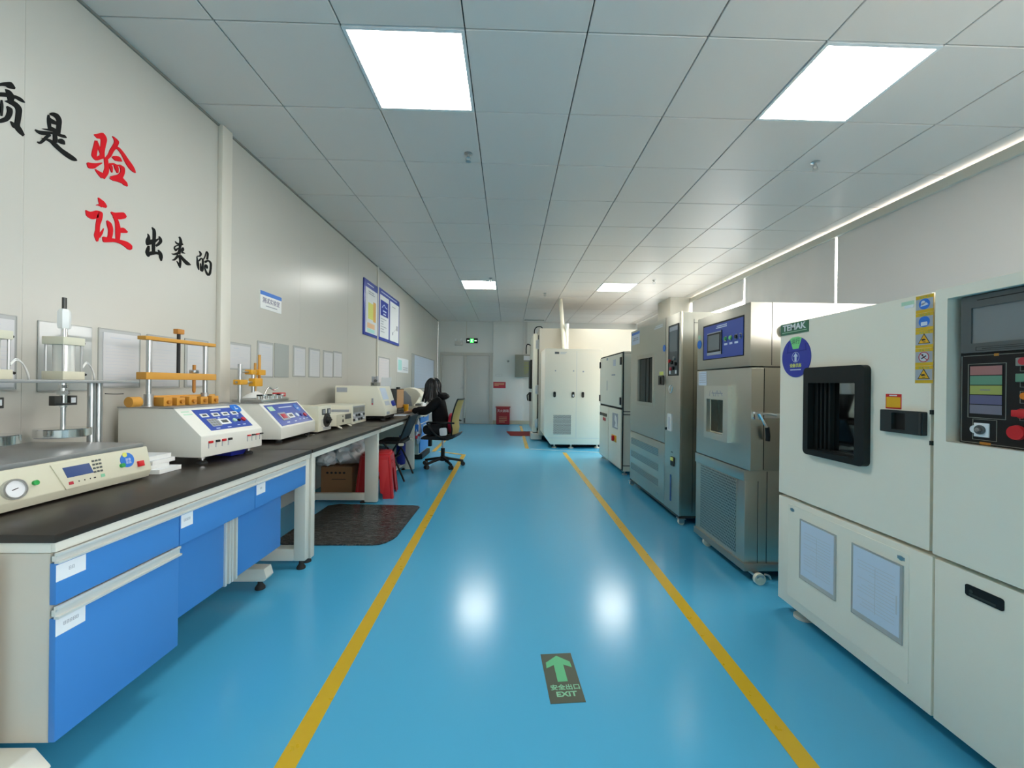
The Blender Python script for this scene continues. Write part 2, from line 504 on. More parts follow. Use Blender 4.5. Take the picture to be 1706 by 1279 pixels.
S('wall_far', M(PF(YF)).box(XL, XR, 0, ZC + 0.05, -0.1, 0.0), 'wall_far')
S('wall_back', M().box(XL, XR, YN - 0.1, YN, 0, ZC + 0.05), 'wall')
S('trim_5', M(PF(YF)).box(-0.48, 0.405, 0, ZC, 0.0, 0.05, 0.004).box(-0.48, 0.405, ZC - 0.10, ZC - 0.085, 0.05, 0.058), 'pilaster')
S('trim_6', M(PF(YF)).box(-1.27, -1.255, 2.56, ZC, 0.0, 0.012), 'white_trim')
S('baseboard_far', M(PF(YF)).box(-0.47, 2.6, 0, 0.11, 0.05, 0.062, 0.003), 'skirting')

# wall with windows on the right
m = M(PX(XR))
m.box(YN, YF, 0, 0.95, -0.2, 0.0)
m.box(8.22, 10.4, 0.95, ZC + 0.05, -0.2, 0.0).box(11.8, YF, 0.95, ZC + 0.05, -0.2, 0.0).box(10.4, 11.8, 2.6, ZC + 0.05, -0.2, 0.0)
m.box(YN, -3.2, 0.95, ZC + 0.05, -0.2, 0.0)
S('wall_right', m, 'wall')
for n, (a, b) in enumerate(((-3.2, 1.0), (1.0, 4.55), (4.55, 6.36), (6.36, 8.22)), 1):
    m = M(PX(XR)).ring((a, b, 0.95, ZC + 0.03), (a + 0.03, b - 0.03, 1.0, ZC + 0.029), -0.13, -0.07, 0.001, 0.001)
    m.box((a + b) / 2 - 0.02, (a + b) / 2 + 0.02, 1.0, ZC, -0.12, -0.08)
    S('window_%d' % n, m, 'white_trim')
m = M(PX(XR)).ring((10.4, 11.8, 0.95, 2.6), (10.44, 11.76, 1.0, 2.56), -0.13, -0.07, 0.001, 0.001); m.box(11.08, 11.12, 1.0, 2.56, -0.12, -0.08)  # unseen window added behind the walk-in chamber to brighten the far end
S('window_5', m, 'white_trim')
S('trim_7', M().box(3.30, XR, 8.25, 8.95, 0, ZC + 0.02, 0.004), 'white_trim')          # square column
S('trim_8', M(PX(XR)).box(YN, 8.25, 2.90, 2.985, 0.03, 0.10, 0.006), 'white_trim')      # blind rail

def blind(name_label, y0, y1, z0):
    t = thing('roller_blind', name_label, 'blind', (3.73, (y0 + y1) / 2, z0), group='roller blinds along the windows')
    rnd = random.Random(int(y0 * 10)); n = 36
    m = M()
    ths = [0.004 * math.sin(i * 0.9) + rnd.uniform(-0.002, 0.002) for i in range(n + 1)]
    pts = [(y0 + (y1 - y0) * i / n, 3.735 + ths[i]) for i in range(n + 1)]
    for (ya, xa), (yb, xb) in zip(pts, pts[1:]):
        v = [Vector((xa, ya, z0)), Vector((xb, yb, z0)), Vector((xb, yb, 2.90)), Vector((xa, ya, 2.90))]
        v += [p + Vector((0.003, 0, 0)) for p in v]
        m._faces(v, [(0, 1, 2, 3), (7, 6, 5, 4), (0, 4, 5, 1), (3, 2, 6, 7)])
    bmesh.ops.remove_doubles(m.bm, verts=m.bm.verts, dist=0.0001)
    m.build('fabric', 'blind', t)
    M().box(3.722, 3.75, y0, y1, z0 - 0.025, z0, 0.004).build('bottom_bar', 'aluminium', t)
blind('wide grey roller blind nearest the camera, above the white chamber with coloured labels', 1.02, 4.535, 1.02)
blind('middle grey roller blind, drawn down behind the stainless chamber with blue panel', 4.565, 6.345, 1.02)
blind('farthest grey roller blind, half raised beside the square white column', 6.378, 8.2, 2.575)

# suspended ceiling of metal tiles
panels = [(-1, 0), (3, 0), (-1, 8), (3, 8), (-1, -8), (3, -8)]
m = M()
i0, i1 = int(math.floor((XL - GX) / TILE)), int(math.ceil((XR - GX) / TILE))
j0, j1 = int(math.floor((YN - GY) / TILE)), int(math.ceil((YF - GY) / TILE))
rnd = random.Random(3)
for i in range(i0, i1):
    for j in range(j0, j1):
        if (i, j) in panels: continue
        a, b = max(GX + i * TILE, XL) + 0.0035, min(GX + (i + 1) * TILE, XR - 0.02) - 0.0035
        c, d = max(GY + j * TILE, YN) + 0.0035, min(GY + (j + 1) * TILE, YF) - 0.0035
        if b - a < 0.02 or d - c < 0.02: continue
        dz = rnd.uniform(0, 0.0015)
        m.box(a, b, c, d, ZC + dz, ZC + 0.02, 0.003, 1)
S('ceiling', m, 'tile', None, 30)
S('trim_9', M().box(XL, XR - 0.02, YN, YF, ZC + 0.02, ZC + 0.05), 'ceiling_void')

LL = {(-1, 0): 'large square ceiling light nearest the wall lettering', (3, 0): 'large square ceiling light above the white chamber on the right',
      (-1, 8): 'small-looking square ceiling light far down on the left', (3, 8): 'small-looking square ceiling light far down on the right',
      (-1, -8): 'added square fill light behind the camera on the bench side', (3, -8): 'added square fill light behind the camera on the window side'}
for (i, j), lab in LL.items():
    a, b, c, d = GX + i * TILE, GX + (i + 1) * TILE, GY + j * TILE, GY + (j + 1) * TILE
    t = thing('ceiling_light', lab, 'ceiling light', ((a + b) / 2, (c + d) / 2, ZC), group='square ceiling light panels')
    M().ring((a + 0.003, b - 0.003, c + 0.003, d - 0.003), (a + 0.022, b - 0.022, c + 0.022, d - 0.022), ZC - 0.004, ZC + 0.02, 0.002, 0.002).build('frame', 'lamp_frame', t)
    M().box(a + 0.022, b - 0.022, c + 0.022, d - 0.022, ZC - 0.001, ZC + 0.015).build('diffuser', {8: 'lamp_far', 0: 'lamp', -8: 'lamp_fill'}[j], t)

def sprinkler(x, y, lab):
    t = thing('sprinkler', lab, 'sprinkler', (x, y, ZC), group='ceiling sprinklers')
    M().lathe((x, y, ZC), [(0.032, 0), (0.032, -0.004), (0.012, -0.012), (0.012, -0.03)]).build('escutcheon', 'steel', t)
    m = M(); m.tube([(x - 0.012, y, ZC - 0.028), (x - 0.018, y, ZC - 0.045), (x - 0.004, y, ZC - 0.06)], 0.0035, 6)
    m.tube([(x + 0.012, y, ZC - 0.028), (x + 0.018, y, ZC - 0.045), (x + 0.004, y, ZC - 0.06)], 0.0035, 6)
    m.build('yoke', 'steel', t)
    M().lathe((x, y, ZC - 0.066), [(0.006, 0.01), (0.022, 0.005), (0.022, 0.002), (0.004, 0.0)]).build('deflector', 'steel', t)
sprinkler(-0.345, 3.235, 'silver ceiling sprinkler behind the large left light')
sprinkler(2.47, 3.23, 'silver ceiling sprinkler behind the large right light')
sprinkler(0.70, 8.09, 'small ceiling sprinkler above the tall white pipe')
sprinkler(2.50, 6.97, 'small ceiling sprinkler beside the far right light')
sprinkler(-0.34, 7.02, 'small ceiling sprinkler just in front of the far left light')
t = thing('ceiling_vent', 'narrow grey ceiling vent slot close to the far wall', 'vent', (0.62, 11.55, ZC))
M().box(0.42, 0.98, 11.45, 11.6, ZC - 0.006, ZC - 0.0005, 0.002).build('frame', 'line_grey', t)
M().box(0.45, 0.95, 11.5, 11.515, ZC - 0.009, ZC - 0.006).box(0.45, 0.95, 11.535, 11.55, ZC - 0.009, ZC - 0.006).build('slat', 'wall', t)

# double door in the far wall
m = M(PF(YF)).ring((-2.03, -0.47, -0.002, 2.09), (-1.985, -0.575, -0.001, 2.01), 0.0, 0.045, 0.001, 0.001)
d = S('door_1', m, 'wall')
for a, b in ((-1.98, -1.335), (-1.255, -0.58)):
    M(PF(YF)).box(a, b, 0.006, 2.005, 0.0, 0.03, 0.003).build('door_leaf', 'door_grey', d)
M(PF(YF)).box(-1.33, -1.26, 0.006, 2.005, 0.0, 0.042, 0.004).build('meeting_stile', 'wall', d)
M(PF(YF)).box(-1.375, -1.345, 0.98, 1.12, 0.03, 0.04).tube([(-1.36, YF - 0.04, 1.06), (-1.36, YF - 0.085, 1.06), (-1.43, YF - 0.085, 1.055)], 0.009).build('door_handle', 'steel', d)
M(PF(YF)).box(-1.31, -1.28, 0.03, 0.17, 0.042, 0.055, 0.003).build('floor_bolt', 'dark_metal', d)

# things on the far wall
t = thing('exit_sign', 'lit green emergency exit sign above the double door', 'exit sign', (-1.10, YF, 2.37))
M(PF(YF)).box(-1.27, -0.935, 2.372, 2.515, 0, 0.03, 0.004).build('housing', 'black', t)
m = M(PF(YF)).box(-1.16, -1.05, 2.385, 2.50, 0.03, 0.032)
m.build('pictogram_panel', 'exit_green', t)
m = M(PF(YF - 0.032))
m.disc(-1.10, 2.485, 0.011, 0, 0.0015); m.line(-1.105, 2.47, -1.115, 2.43, 0.016, 0, 0.0015)
m.line(-1.115, 2.432, -1.09, 2.41, 0.010, 0, 0.0015); m.line(-1.09, 2.41, -1.095, 2.39, 0.009, 0, 0.0015)
m.line(-1.115, 2.432, -1.14, 2.40, 0.010, 0, 0.0015); m.line(-1.108, 2.465, -1.083, 2.445, 0.008, 0, 0.0015); m.line(-1.11, 2.465, -1.138, 2.455, 0.008, 0, 0.0015)
m.build('running_figure', 'exit_white', t)
m = M(PF(YF - 0.03)); m.poly([(-1.245, 2.443), (-1.215, 2.465), (-1.215, 2.452), (-1.18, 2.452), (-1.18, 2.434), (-1.215, 2.434), (-1.215, 2.421)], 0, 0.002)
m.poly([(-0.96, 2.443), (-0.99, 2.465), (-0.99, 2.452), (-1.03, 2.452), (-1.03, 2.434), (-0.99, 2.434), (-0.99, 2.421)], 0, 0.002)
m.build('arrow', 'exit_white', t)
t = thing('emergency_light', 'grey two-headed emergency light left of the exit sign', 'emergency light', (-1.47, YF, 2.3))
M(PF(YF)).box(-1.60, -1.37, 2.30, 2.42, 0, 0.06, 0.006).build('housing', 'door_grey', t)
for x in (-1.57, -1.41):
    M(PF(YF)).cyl((x, YF - 0.03, 2.42), (x, YF - 0.03, 2.44), 0.012).disc(x, 2.465, 0.035, 0.01, 0.06).build('lamp_head', 'white', t)
M(PF(YF)).box(-1.43, -1.38, 2.33, 2.375, 0.06, 0.063).build('indicator', 'pink_paper', t)
t = thing('electrical_box', 'olive grey wall-mounted electrical box beside the white chamber door', 'electrical box', (0.38, YF, 1.4))
M(PF(YF)).box(0.17, 0.66, 1.39, 2.04, 0.05, 0.18, 0.006).build('cabinet', 'grey_box', t)
M(PF(YF)).box(0.185, 0.645, 1.405, 2.025, 0.18, 0.187, 0.003).build('door', 'grey_box', t)
M(PF(YF)).box(0.42, 0.62, 1.88, 2.01, 0.187, 0.189).build('notice', 'paper', t)
M(PF(YF - 0.187)).lines(0.43, 0.57, 1.46, 1.84, 8, 0.018, 0, 0.001, 4).build('warning_print', 'hmi_olive', t)
m = M(); m.box(0.44, 0.52, YF - 0.11, YF - 0.06, 2.04, ZC)
tag(m.build('cable_trunking', 'door_grey'), 'grey vertical cable trunking rising from the electrical box to the ceiling', 'trunking')
t = thing('wall_notice', 'small red notice fixed to the white pilaster beside the double door', 'notice', (-0.28, YF - 0.05, 1.06))
M(PF(YF - 0.05)).box(-0.46, -0.10, 1.06, 1.24, 0, 0.006).build('board', 'red_soft', t)
M(PF(YF - 0.056)).lines(-0.43, -0.14, 1.12, 1.21, 3, 0.014, 0, 0.001, 7).build('print', 'poster_peach', t)
t = thing('fire_extinguisher_box', 'red fire extinguisher box standing on the floor under the red notice', 'fire extinguisher box', (-0.17, YF - 0.2, 0))
M(PF(YF - 0.06)).box(-0.36, 0.03, 0.02, 0.50, 0, 0.2, 0.008).build('body', 'box_red', t)
M(PF(YF - 0.06)).box(-0.38, 0.05, 0.50, 0.525, -0.005, 0.21, 0.004).build('lid', 'box_red', t)
M(PF(YF - 0.06)).box(-0.35, 0.02, 0.0, 0.02, 0.01, 0.19).build('plinth', 'black', t)
text('lettering', '灭火器箱', 0.085, 'poster_paper', t, (-0.165, YF - 0.2605, 0.40), (1, 0, 0), UP)
M(PF(YF - 0.26)).lines(-0.28, -0.05, 0.06, 0.25, 4, 0.012, 0, 0.001, 3).build('print', 'poster_peach', t)
t = thing('light_switch', 'white light switch plate low on the pilaster above the red notice', 'switch', (-0.30, YF - 0.05, 1.4))
M(PF(YF - 0.05)).box(-0.40, -0.20, 1.40, 1.47, 0, 0.01, 0.003).build('plate', 'wall_far', t)
M(PF(YF - 0.06)).box(-0.37, -0.31, 1.415, 1.455, 0, 0.004).box(-0.29, -0.23, 1.415, 1.455, 0, 0.004).build('rocker', 'white', t)
t = thing('wall_sounder', 'small round grey wall sounder above the switch plate on the pilaster', 'sounder', (-0.03, YF - 0.05, 1.83))
M(PF(YF - 0.05)).disc(-0.03, 1.85, 0.035, 0, 0.03, 0.025).build('body', 'door_grey', t)
M(PF(YF - 0.08)).disc(-0.03, 1.85, 0.012, 0, 0.006).build('button', 'dark_metal', t)

# floor markings
def strip(m, pts, w, z=0.0012):
    """painted line with mitred corners"""
    P = [Vector(p) for p in pts]; L, R = [], []
    for i, p in enumerate(P):
        d0 = (P[i] - P[i - 1]).normalized() if i else (P[1] - P[0]).normalized()
        d1 = (P[i + 1] - P[i]).normalized() if i < len(P) - 1 else d0
        b = (d0 + d1).normalized(); n = Vector((-b.y, b.x)); k = w / 2 / max(0.3, b.dot(d1))
        L.append(p + n * k); R.append(p - n * k)
    for (l0, r0), (l1, r1) in zip(zip(L, R), zip(L[1:], R[1:])):
        v = [Vector((q.x, q.y, h)) for h in (0.0002, z) for q in (l0, r0, r1, l1)]
        m._faces(v, [(0, 1, 2, 3), (7, 6, 5, 4), (0, 4, 5, 1), (2, 6, 7, 3), (1, 5, 6, 2), (3, 7, 4, 0)])
    return m
tag(strip(M(), [(-0.645, -1.0), (-0.67, 1.25), (-0.735, 6.72), (-1.19, 7.02)], 0.066).build('floor_line', 'floor_yellow'), 'left yellow line painted on the blue floor, along the benches', 'floor marking', 'yellow aisle lines')
tag(strip(M(), [(0.925, -1.0), (0.944, 1.229), (0.972, 7.0)], 0.066).build('floor_line', 'floor_yellow'), 'right yellow line painted on the blue floor, along the test chambers', 'floor marking', 'yellow aisle lines')
tag(strip(M(), [(1.6, 7.06), (0.40, 7.36)], 0.025, 0.001).build('floor_line', 'skirting'), 'thin pale line crossing the floor in front of the white chamber', 'floor marking', 'yellow aisle lines')
tag(strip(M(), [(0.347, 7.42), (0.341, 11.4)], 0.066).build('floor_line', 'floor_yellow'), 'short far yellow line running under the red mat', 'floor marking', 'yellow aisle lines')
tag(strip(M(), [(-1.29, 7.02), (-1.33, 9.6)], 0.066).build('floor_line', 'floor_yellow'), 'far yellow line behind the office chair, beside the blue drawers', 'floor marking', 'yellow aisle lines')

t = thing('floor_exit_sign', 'grey floor sticker with green arrow and exit lettering', 'floor sign', (0.225, 1.628, 0), 0.058, local=True)
M().box(-0.0665, 0.0665, -0.137, 0.137, 0, 0.0015).build('sticker', 'decal_grey', t)
m = M(PZ(0.0015)); m.poly([(0, 0.122), (0.051, 0.082), (0.053, 0.048), (0.020, 0.066), (0.020, -0.030), (-0.020, -0.030), (-0.020, 0.066), (-0.053, 0.048), (-0.051, 0.082)], 0, 0.0006)
m.build('arrow', 'arrow_green', t)
text('lettering', '安全出口', 0.0295, 'text_green', t, (0.004, -0.062, 0.0018), (1, 0, 0), (0, 1, 0), bold=0.0006)
text('lettering', 'EXIT', 0.034, 'text_green', t, (0.002, -0.096, 0.0018), (1, 0, 0), (0, 1, 0), bold=0.0010, squeeze=1.15)
m = M().poly([(-0.05, 10.03), (0.63, 10.06), (0.63, 9.2), (0.05, 9.2)], 0, 0.008)
tag(m.build('doormat', 'mat_red'), 'dark red mat on the floor before the white chamber door', 'mat')
m = M().poly([(-1.70, 3.88), (-1.62, 3.93), (-0.90, 3.90), (-0.85, 3.885), (-0.83, 3.85), (-0.842, 3.12), (-0.855, 3.06), (-0.89, 2.99), (-0.93, 2.955), (-0.98, 2.945), (-1.60, 2.945), (-1.70, 3.0)], 0.0, 0.009, 0.003)
tag(m.build('floor_mat', 'mat_black'), 'glossy black rubber mat with worn creases lying beside the benches', 'mat')
BRUSH = {
  'zhi': [[(16925,23546,16903,23658),(17128,23750,17112,23870),(17292,23859,17302,24045),(17396,23858,17486,24170),(17592,23960,17623,24039)],[(17276,23733,17286,23753),(17322,23580,17457,23787),(17358,23407,17590,23629),(17403,23246,17530,23327)],[(16948,23245,16953,23357),(17119,23318,17128,23501),(17290,23422,17311,23614),(17467,23504,17496,23679),(17647,23588,17686,23744),(17788,23590,17848,23749),(17945,23628,17961,23668)],[(17266,23226,17269,23250),(17441,23230,17491,23434),(17595,23210,17708,23438),(17647,23108,17847,23305),(17641,22917,17838,23025),(17621,22655,17807,22749),(17606,22380,17788,22545),(17724,22236,17862,22442),(17898,22168,17958,22262)],[(17457,22517,17471,22540),(17533,22339,17637,22534),(17644,22329,17713,22480)],[(17322,23052,17342,23088),(17356,22908,17510,23078),(17340,22788,17511,22827),(17277,22586,17378,22494),(17118,22395,17149,22254),(17029,22312,17030,22202)],[(17143,23195,17178,23220),(17115,22955,17211,23020),(17118,22735,17205,22794),(17145,22531,17189,22561)],[(16871,23575,16956,23630),(16835,22897,16936,22957),(16807,22225,16874,22261)]],
  'shi': [[(18824,23707,18879,23747),(18798,23516,18927,23613),(18810,23289,18958,23399),(18849,23082,18960,23164)],[(18878,23744,18880,23810),(19009,23771,19049,23962),(19115,23762,19250,24004),(19182,23665,19381,23839),(19178,23389,19372,23498),(19172,23040,19326,23119)],[(18846,23483,18917,23627),(18970,23403,19058,23624),(19163,23465,19209,23613)],[(18899,23172,18945,23267),(18985,23121,19049,23267),(19143,23063,19237,23284)],[(18592,22924,18594,22942),(18734,22963,18742,23031),(18972,23049,18988,23164),(19143,23123,19159,23218)],[(18328,22716,18343,22751),(18430,22642,18473,22782),(18618,22661,18643,22862),(18833,22791,18831,22960),(18978,22924,18984,23034),(19176,22994,19205,23137),(19348,23024,19385,23171),(19482,23064,19528,23213),(19589,23113,19602,23143)],[(19029,22976,19161,23080),(19040,22774,19212,22888),(19033,22565,19205,22658)],[(19214,22701,19213,22808),(19327,22717,19372,22956),(19392,22721,19504,22939),(19521,22767,19536,22790)],[(18901,22889,18951,22829),(18744,22691,18814,22634),(18617,22465,18688,22412),(18518,22305,18536,22213),(18427,22270,18414,22224)],[(18595,22496,18600,22524),(18768,22521,18791,22615),(18936,22513,18997,22657),(19085,22416,19192,22615),(19304,22328,19403,22520),(19539,22248,19648,22480),(19790,22212,19888,22437),(19955,22240,20016,22391),(20054,22299,20064,22324)]],
  'yan': [[(20842,24052,20851,24081),(21003,23970,21046,24226),(21150,24026,21312,24424),(21196,23994,21507,24232),(21185,23712,21446,23833),(21162,23377,21397,23490),(21139,23097,21400,23230)],[(20900,23791,21027,23861),(20841,23509,21067,23611),(20770,23162,21019,23264),(20764,22922,21005,23129),(20965,22826,21008,23053),(21238,23042,21195,23225),(21381,23160,21366,23311)],[(21361,23206,21546,23328),(21377,22948,21589,23085),(21400,22707,21627,22823),(21348,22446,21605,22510),(21311,22092,21410,22105)],[(20916,22340,20942,22382),(21047,22194,21147,22365),(21245,22058,21420,22378)],[(20523,22460,20559,22514),(20602,22256,20728,22572),(20854,22348,20824,22615),(21066,22595,21015,22716),(21279,22854,21265,22884)],[(20978,23775,21026,23819),(21033,23538,21131,23627),(21152,23295,21225,23362)],[(21770,24534,21786,24559),(21859,24442,21948,24560),(21892,24303,22144,24454),(21800,24063,22019,24072),(21678,23798,21868,23798),(21562,23462,21718,23442),(21398,23185,21512,23136)],[(21878,23989,21939,24146),(22088,24011,22180,24168),(22296,23859,22438,24034),(22476,23613,22675,23843),(22708,23389,22929,23654),(22930,23301,23077,23481),(23100,23296,23125,23326)],[(21766,23444,21787,23506),(21928,23364,22015,23642),(22081,23400,22200,23685),(22303,23494,22324,23532)],[(21582,22999,21654,23074),(21652,22814,21806,22948),(21766,22626,21807,22655)],[(21870,23095,21969,23198),(21942,22908,22126,23070),(22065,22753,22120,22793)],[(21649,22959,21642,23036),(21831,23058,21842,23172),(22026,23136,22038,23196),(22193,23171,22210,23290)],[(22169,23200,22234,23288),(22239,23061,22456,23252),(22233,22909,22468,22961),(22115,22714,22303,22565),(21915,22557,21942,22271),(21675,22379,21659,22264)],[(22124,22470,22296,22701),(22300,22362,22469,22597),(22456,22310,22608,22516),(22623,22320,22651,22355)],[(21913,22272,21944,22448),(22175,22325,22247,22570),(22342,22344,22428,22531)]],
  'zheng': [[(21082,20992,21113,21027),(21133,20760,21313,20973),(21255,20629,21444,20914),(21497,20656,21559,20763)],[(20981,20553,20978,20571),(21123,20613,21129,20690),(21278,20591,21322,20755)],[(20488,20102,20506,20124),(20553,19845,20702,20126),(20843,19804,20839,20198),(21120,20021,21044,20332),(21042,20110,21321,20327),(21037,19929,21306,19996),(20992,19609,21210,19658),(20970,19293,21190,19356),(20924,19020,21193,19113),(21037,18757,21110,18786)],[(21379,19557,21398,19555),(21236,19314,21345,19293),(21082,19042,21206,19003)],[(21735,20534,21766,20588),(21878,20392,21968,20617),(22165,20345,22220,20732),(22406,20457,22475,20826),(22569,20567,22622,20683)],[(21854,20362,21995,20491),(21972,20156,22150,20287),(22005,19870,22260,20000),(22014,19575,22285,19676),(22032,19192,22249,19262)],[(22154,19627,22141,19832),(22396,19693,22448,20001),(22659,19793,22693,19879)],[(21527,20005,21571,20049),(21560,19797,21775,19969),(21626,19573,21872,19688),(21611,19287,21843,19336),(21564,19105,21789,19122)],[(21328,19091,21358,19124),(21385,18858,21507,19152),(21667,18943,21686,19181),(21978,19053,22007,19244),(22285,19072,22353,19297),(22520,19009,22679,19316),(22717,18924,22943,19207),(22853,18924,22954,19011)]],
  'chu': [[(24176,20682,24215,20724),(24241,20550,24403,20668),(24250,20357,24475,20449),(24248,20037,24461,20100),(24209,19691,24434,19760),(24227,19253,24427,19319)],[(23914,20220,23949,20243),(23922,20061,24067,20122),(23829,19853,24093,19915),(23818,19639,24060,19723),(23893,19544,24035,19618)],[(23990,19603,23934,19862),(24301,19757,24212,20001),(24541,20009,24471,20103),(24673,20186,24644,20213)],[(24653,20332,24711,20377),(24688,20167,24862,20272),(24693,20066,24887,20068),(24575,19893,24699,19821),(24423,19717,24498,19652)],[(23954,19543,24049,19557),(23849,19326,24062,19352),(23801,19109,24018,19191),(23894,18941,24075,19060),(23987,18903,24055,18947)],[(24002,18966,23940,19157),(24233,19092,24197,19298),(24510,19224,24522,19383),(24675,19246,24716,19388)],[(24606,19511,24651,19548),(24677,19301,24870,19428),(24713,19106,24945,19208),(24831,18919,24883,18939)]],
  'lai': [[(26091,20775,26082,20794),(26133,20791,26214,20888),(26178,20659,26349,20751),(26164,20463,26398,20530),(26139,20220,26313,20258),(26100,19976,26300,20008),(25979,19744,26254,19757)],[(25830,20458,25864,20491),(25929,20336,25996,20435),(26122,20323,26149,20473),(26297,20359,26324,20559),(26466,20453,26481,20505)],[(26123,20356,26151,20298),(25856,20190,25904,20147),(25755,20005,25839,20041),(25913,19862,25910,20026),(26128,20115,26093,20142)],[(26417,20286,26505,20304),(26327,20149,26541,20134),(26220,19973,26357,19926)],[(26302,19884,26334,19986),(26448,19896,26484,19999),(26625,19937,26637,19968)],[(25574,19600,25581,19625),(25774,19582,25773,19676),(26024,19688,25976,19809),(26258,19823,26204,19942)],[(26062,19667,26229,19758),(26165,19448,26308,19511),(26182,19177,26328,19221),(26215,18902,26274,18917)],[(25969,19262,25988,19278),(26075,19097,26174,19175),(26177,18964,26280,19037)],[(26018,19691,26158,19650),(25867,19453,25971,19403),(25731,19308,25770,19233),(25612,19251,25609,19227)],[(26225,19695,26299,19757),(26342,19517,26482,19647),(26540,19360,26708,19548),(26802,19256,26936,19459),(27077,19328,27095,19368)]],
  'de': [[(27776,20497,27797,20517),(27843,20394,27960,20485),(27869,20312,28052,20361),(27842,20219,27922,20159),(27722,20164,27727,20097),(27601,20109,27602,20075)],[(27591,20059,27657,20087),(27605,19855,27716,19899),(27598,19641,27797,19720),(27635,19442,27834,19525),(27773,19212,27839,19240)],[(27802,19784,27747,19797),(27939,19929,27833,19963),(27994,20023,28003,20113),(28074,19968,28203,20045),(28072,19793,28234,19841),(28064,19547,28226,19589),(28045,19338,28229,19370),(28026,19177,28137,19184)],[(27901,19703,27969,19730),(27914,19569,28006,19599),(27906,19372,28020,19413),(27944,19186,28079,19242)],[(28171,20009,28105,20038),(28311,20167,28241,20178),(28406,20381,28328,20375),(28469,20617,28400,20609),(28491,20697,28447,20695)],[(28438,20673,28500,20719),(28508,20555,28648,20622),(28492,20352,28647,20391),(28466,20131,28608,20162)],[(28378,19847,28277,19892),(28498,19950,28391,20036),(28605,20042,28614,20152),(28726,20025,28832,20130),(28795,19926,28963,19999),(28798,19689,28968,19732),(28766,19453,28934,19479),(28702,19254,28883,19250),(28622,19086,28725,19066)],[(28728,19143,28619,19044),(28599,19232,28458,19128),(28462,19373,28352,19311),(28380,19518,28287,19480),(28377,19664,28285,19652),(28441,19760,28359,19773)],[(28359,19737,28441,19796),(28408,19620,28585,19721),(28500,19503,28593,19545)]],
}

# ------------------------------------------------------------------ brush lettering on the left wall
def brush(key, material, label):
    m = M()
    for n, st in enumerate(BRUSH[key]):
        L = smooth([Vector((a / 1e4, b / 1e4, 0)) for a, b, c, d in st], 4)
        R = smooth([Vector((c / 1e4, d / 1e4, 0)) for a, b, c, d in st], 4)
        w = 0.003 + 0.0002 * n
        for (l0, r0), (l1, r1) in zip(zip(L, R), zip(L[1:], R[1:])):
            v = [Vector((XL + h, p.x, p.y)) for h in (0.0, w) for p in (l0, r0, r1, l1)]
            m._faces(v, [(4, 5, 6, 7), (0, 4, 7, 3), (1, 2, 6, 5)])
    m.bm.normal_update()
    me = bpy.data.meshes.new('wall_character'); m.bm.to_mesh(me); m.bm.free()
    o = link_mesh('wall_character', me, material, None, None, 0)
    tag(o, label, 'wall lettering', 'brush characters on the left wall')
brush('zhi', 'letter_black', 'large black brush character cut by the left edge, before the wall joint')
brush('shi', 'letter_black', 'black brush character with a long sweeping tail, next to the upper red one')
brush('yan', 'red_char', 'upper one of two red brush characters on the left wall')
brush('zheng', 'red_char', 'lower one of two red brush characters on the left wall')
brush('chu', 'letter_black', 'first small black brush character right of the lower red one')
brush('lai', 'letter_black', 'middle one of three small black brush characters near the white post')
brush('de', 'letter_black', 'last small black brush character, right beside the white post')

# ------------------------------------------------------------------ sleeves, notices and posters on the left wall
def sleeve(y0, y1, z0, z1, lab, kind='sleeve_paper', seed=1):
    t = thing('document_sleeve', lab, 'document sleeve', (XL, (y0 + y1) / 2, z0), group='clear document sleeves on the left wall')
    w = PL(XL)
    M(w).ring((y0, y1, z0, z1), (y0 + 0.004, y1 - 0.003, z0 + 0.005, z1 - 0.004), 0, 0.005, 0.004, 0.003).build('frame', 'clear_edge', t)
    if kind == 'grey':
        M(w).box(y0 + 0.003, y1 - 0.003, z0 + 0.003, z1 - 0.003, 0, 0.005).build('cover', 'grey_film', t)
        return
    M(w).box(y0 + 0.003, y1 - 0.003, z0 + 0.003, z1 - 0.003, 0, 0.003).build('backing', 'frosted', t)
    g = 0.10 * (y1 - y0)
    M(w).box(y0 + g, y1 - 0.5 * g, z0 + 0.012, z1 - 0.02, 0.003, 0.006).build('paper', kind, t)
    q = M(PL(XL + 0.006)); rr = random.Random(seed)
    q.lines(y0 + 1.6 * g, y1 - 1.6 * g, z0 + 0.03, z1 - 0.075, rr.randint(9, 14), 0.0022, 0, 0.0004, seed)
    q.lines(y0 + 2.6 * g, y1 - 2.6 * g, z1 - 0.055, z1 - 0.035, 1, 0.006, 0, 0.0004, seed)
    q.build('print', 'print_light', t)
sleeve(1.555, 1.776, 1.127, 1.444, 'document sleeve at the left edge, behind the second air cylinder', seed=11)
sleeve(1.852, 2.085, 1.119, 1.438, 'grey foil document sleeve behind the tall air cylinder', 'grey')
sleeve(2.117, 2.353, 1.132, 1.443, 'white document sleeve between air cylinder and wooden clamp frame', seed=12)
sleeve(2.394, 2.629, 1.129, 1.444, 'document sleeve behind the left half of the wooden clamp frame', seed=13)
sleeve(2.667, 2.87, 1.131, 1.451, 'document sleeve behind the right half of the wooden clamp frame', seed=14)
sleeve(3.056, 3.337, 1.264, 1.472, 'landscape document sleeve just right of the white post', seed=15)
sleeve(3.419, 3.647, 1.21, 1.516, 'white document sleeve behind the orange clamp rods', seed=16)
sleeve(3.668, 3.901, 1.215, 1.522, 'plain grey document sleeve right of the orange clamp rods', 'grey')
sleeve(3.979, 4.217, 1.226, 1.53, 'first white document sleeve right of the plain grey one', seed=17)
sleeve(4.285, 4.533, 1.225, 1.535, 'second white document sleeve right of the plain grey one', seed=18)
sleeve(4.612, 4.866, 1.23, 1.537, 'left one of two touching document sleeves above the white analyser', seed=19)
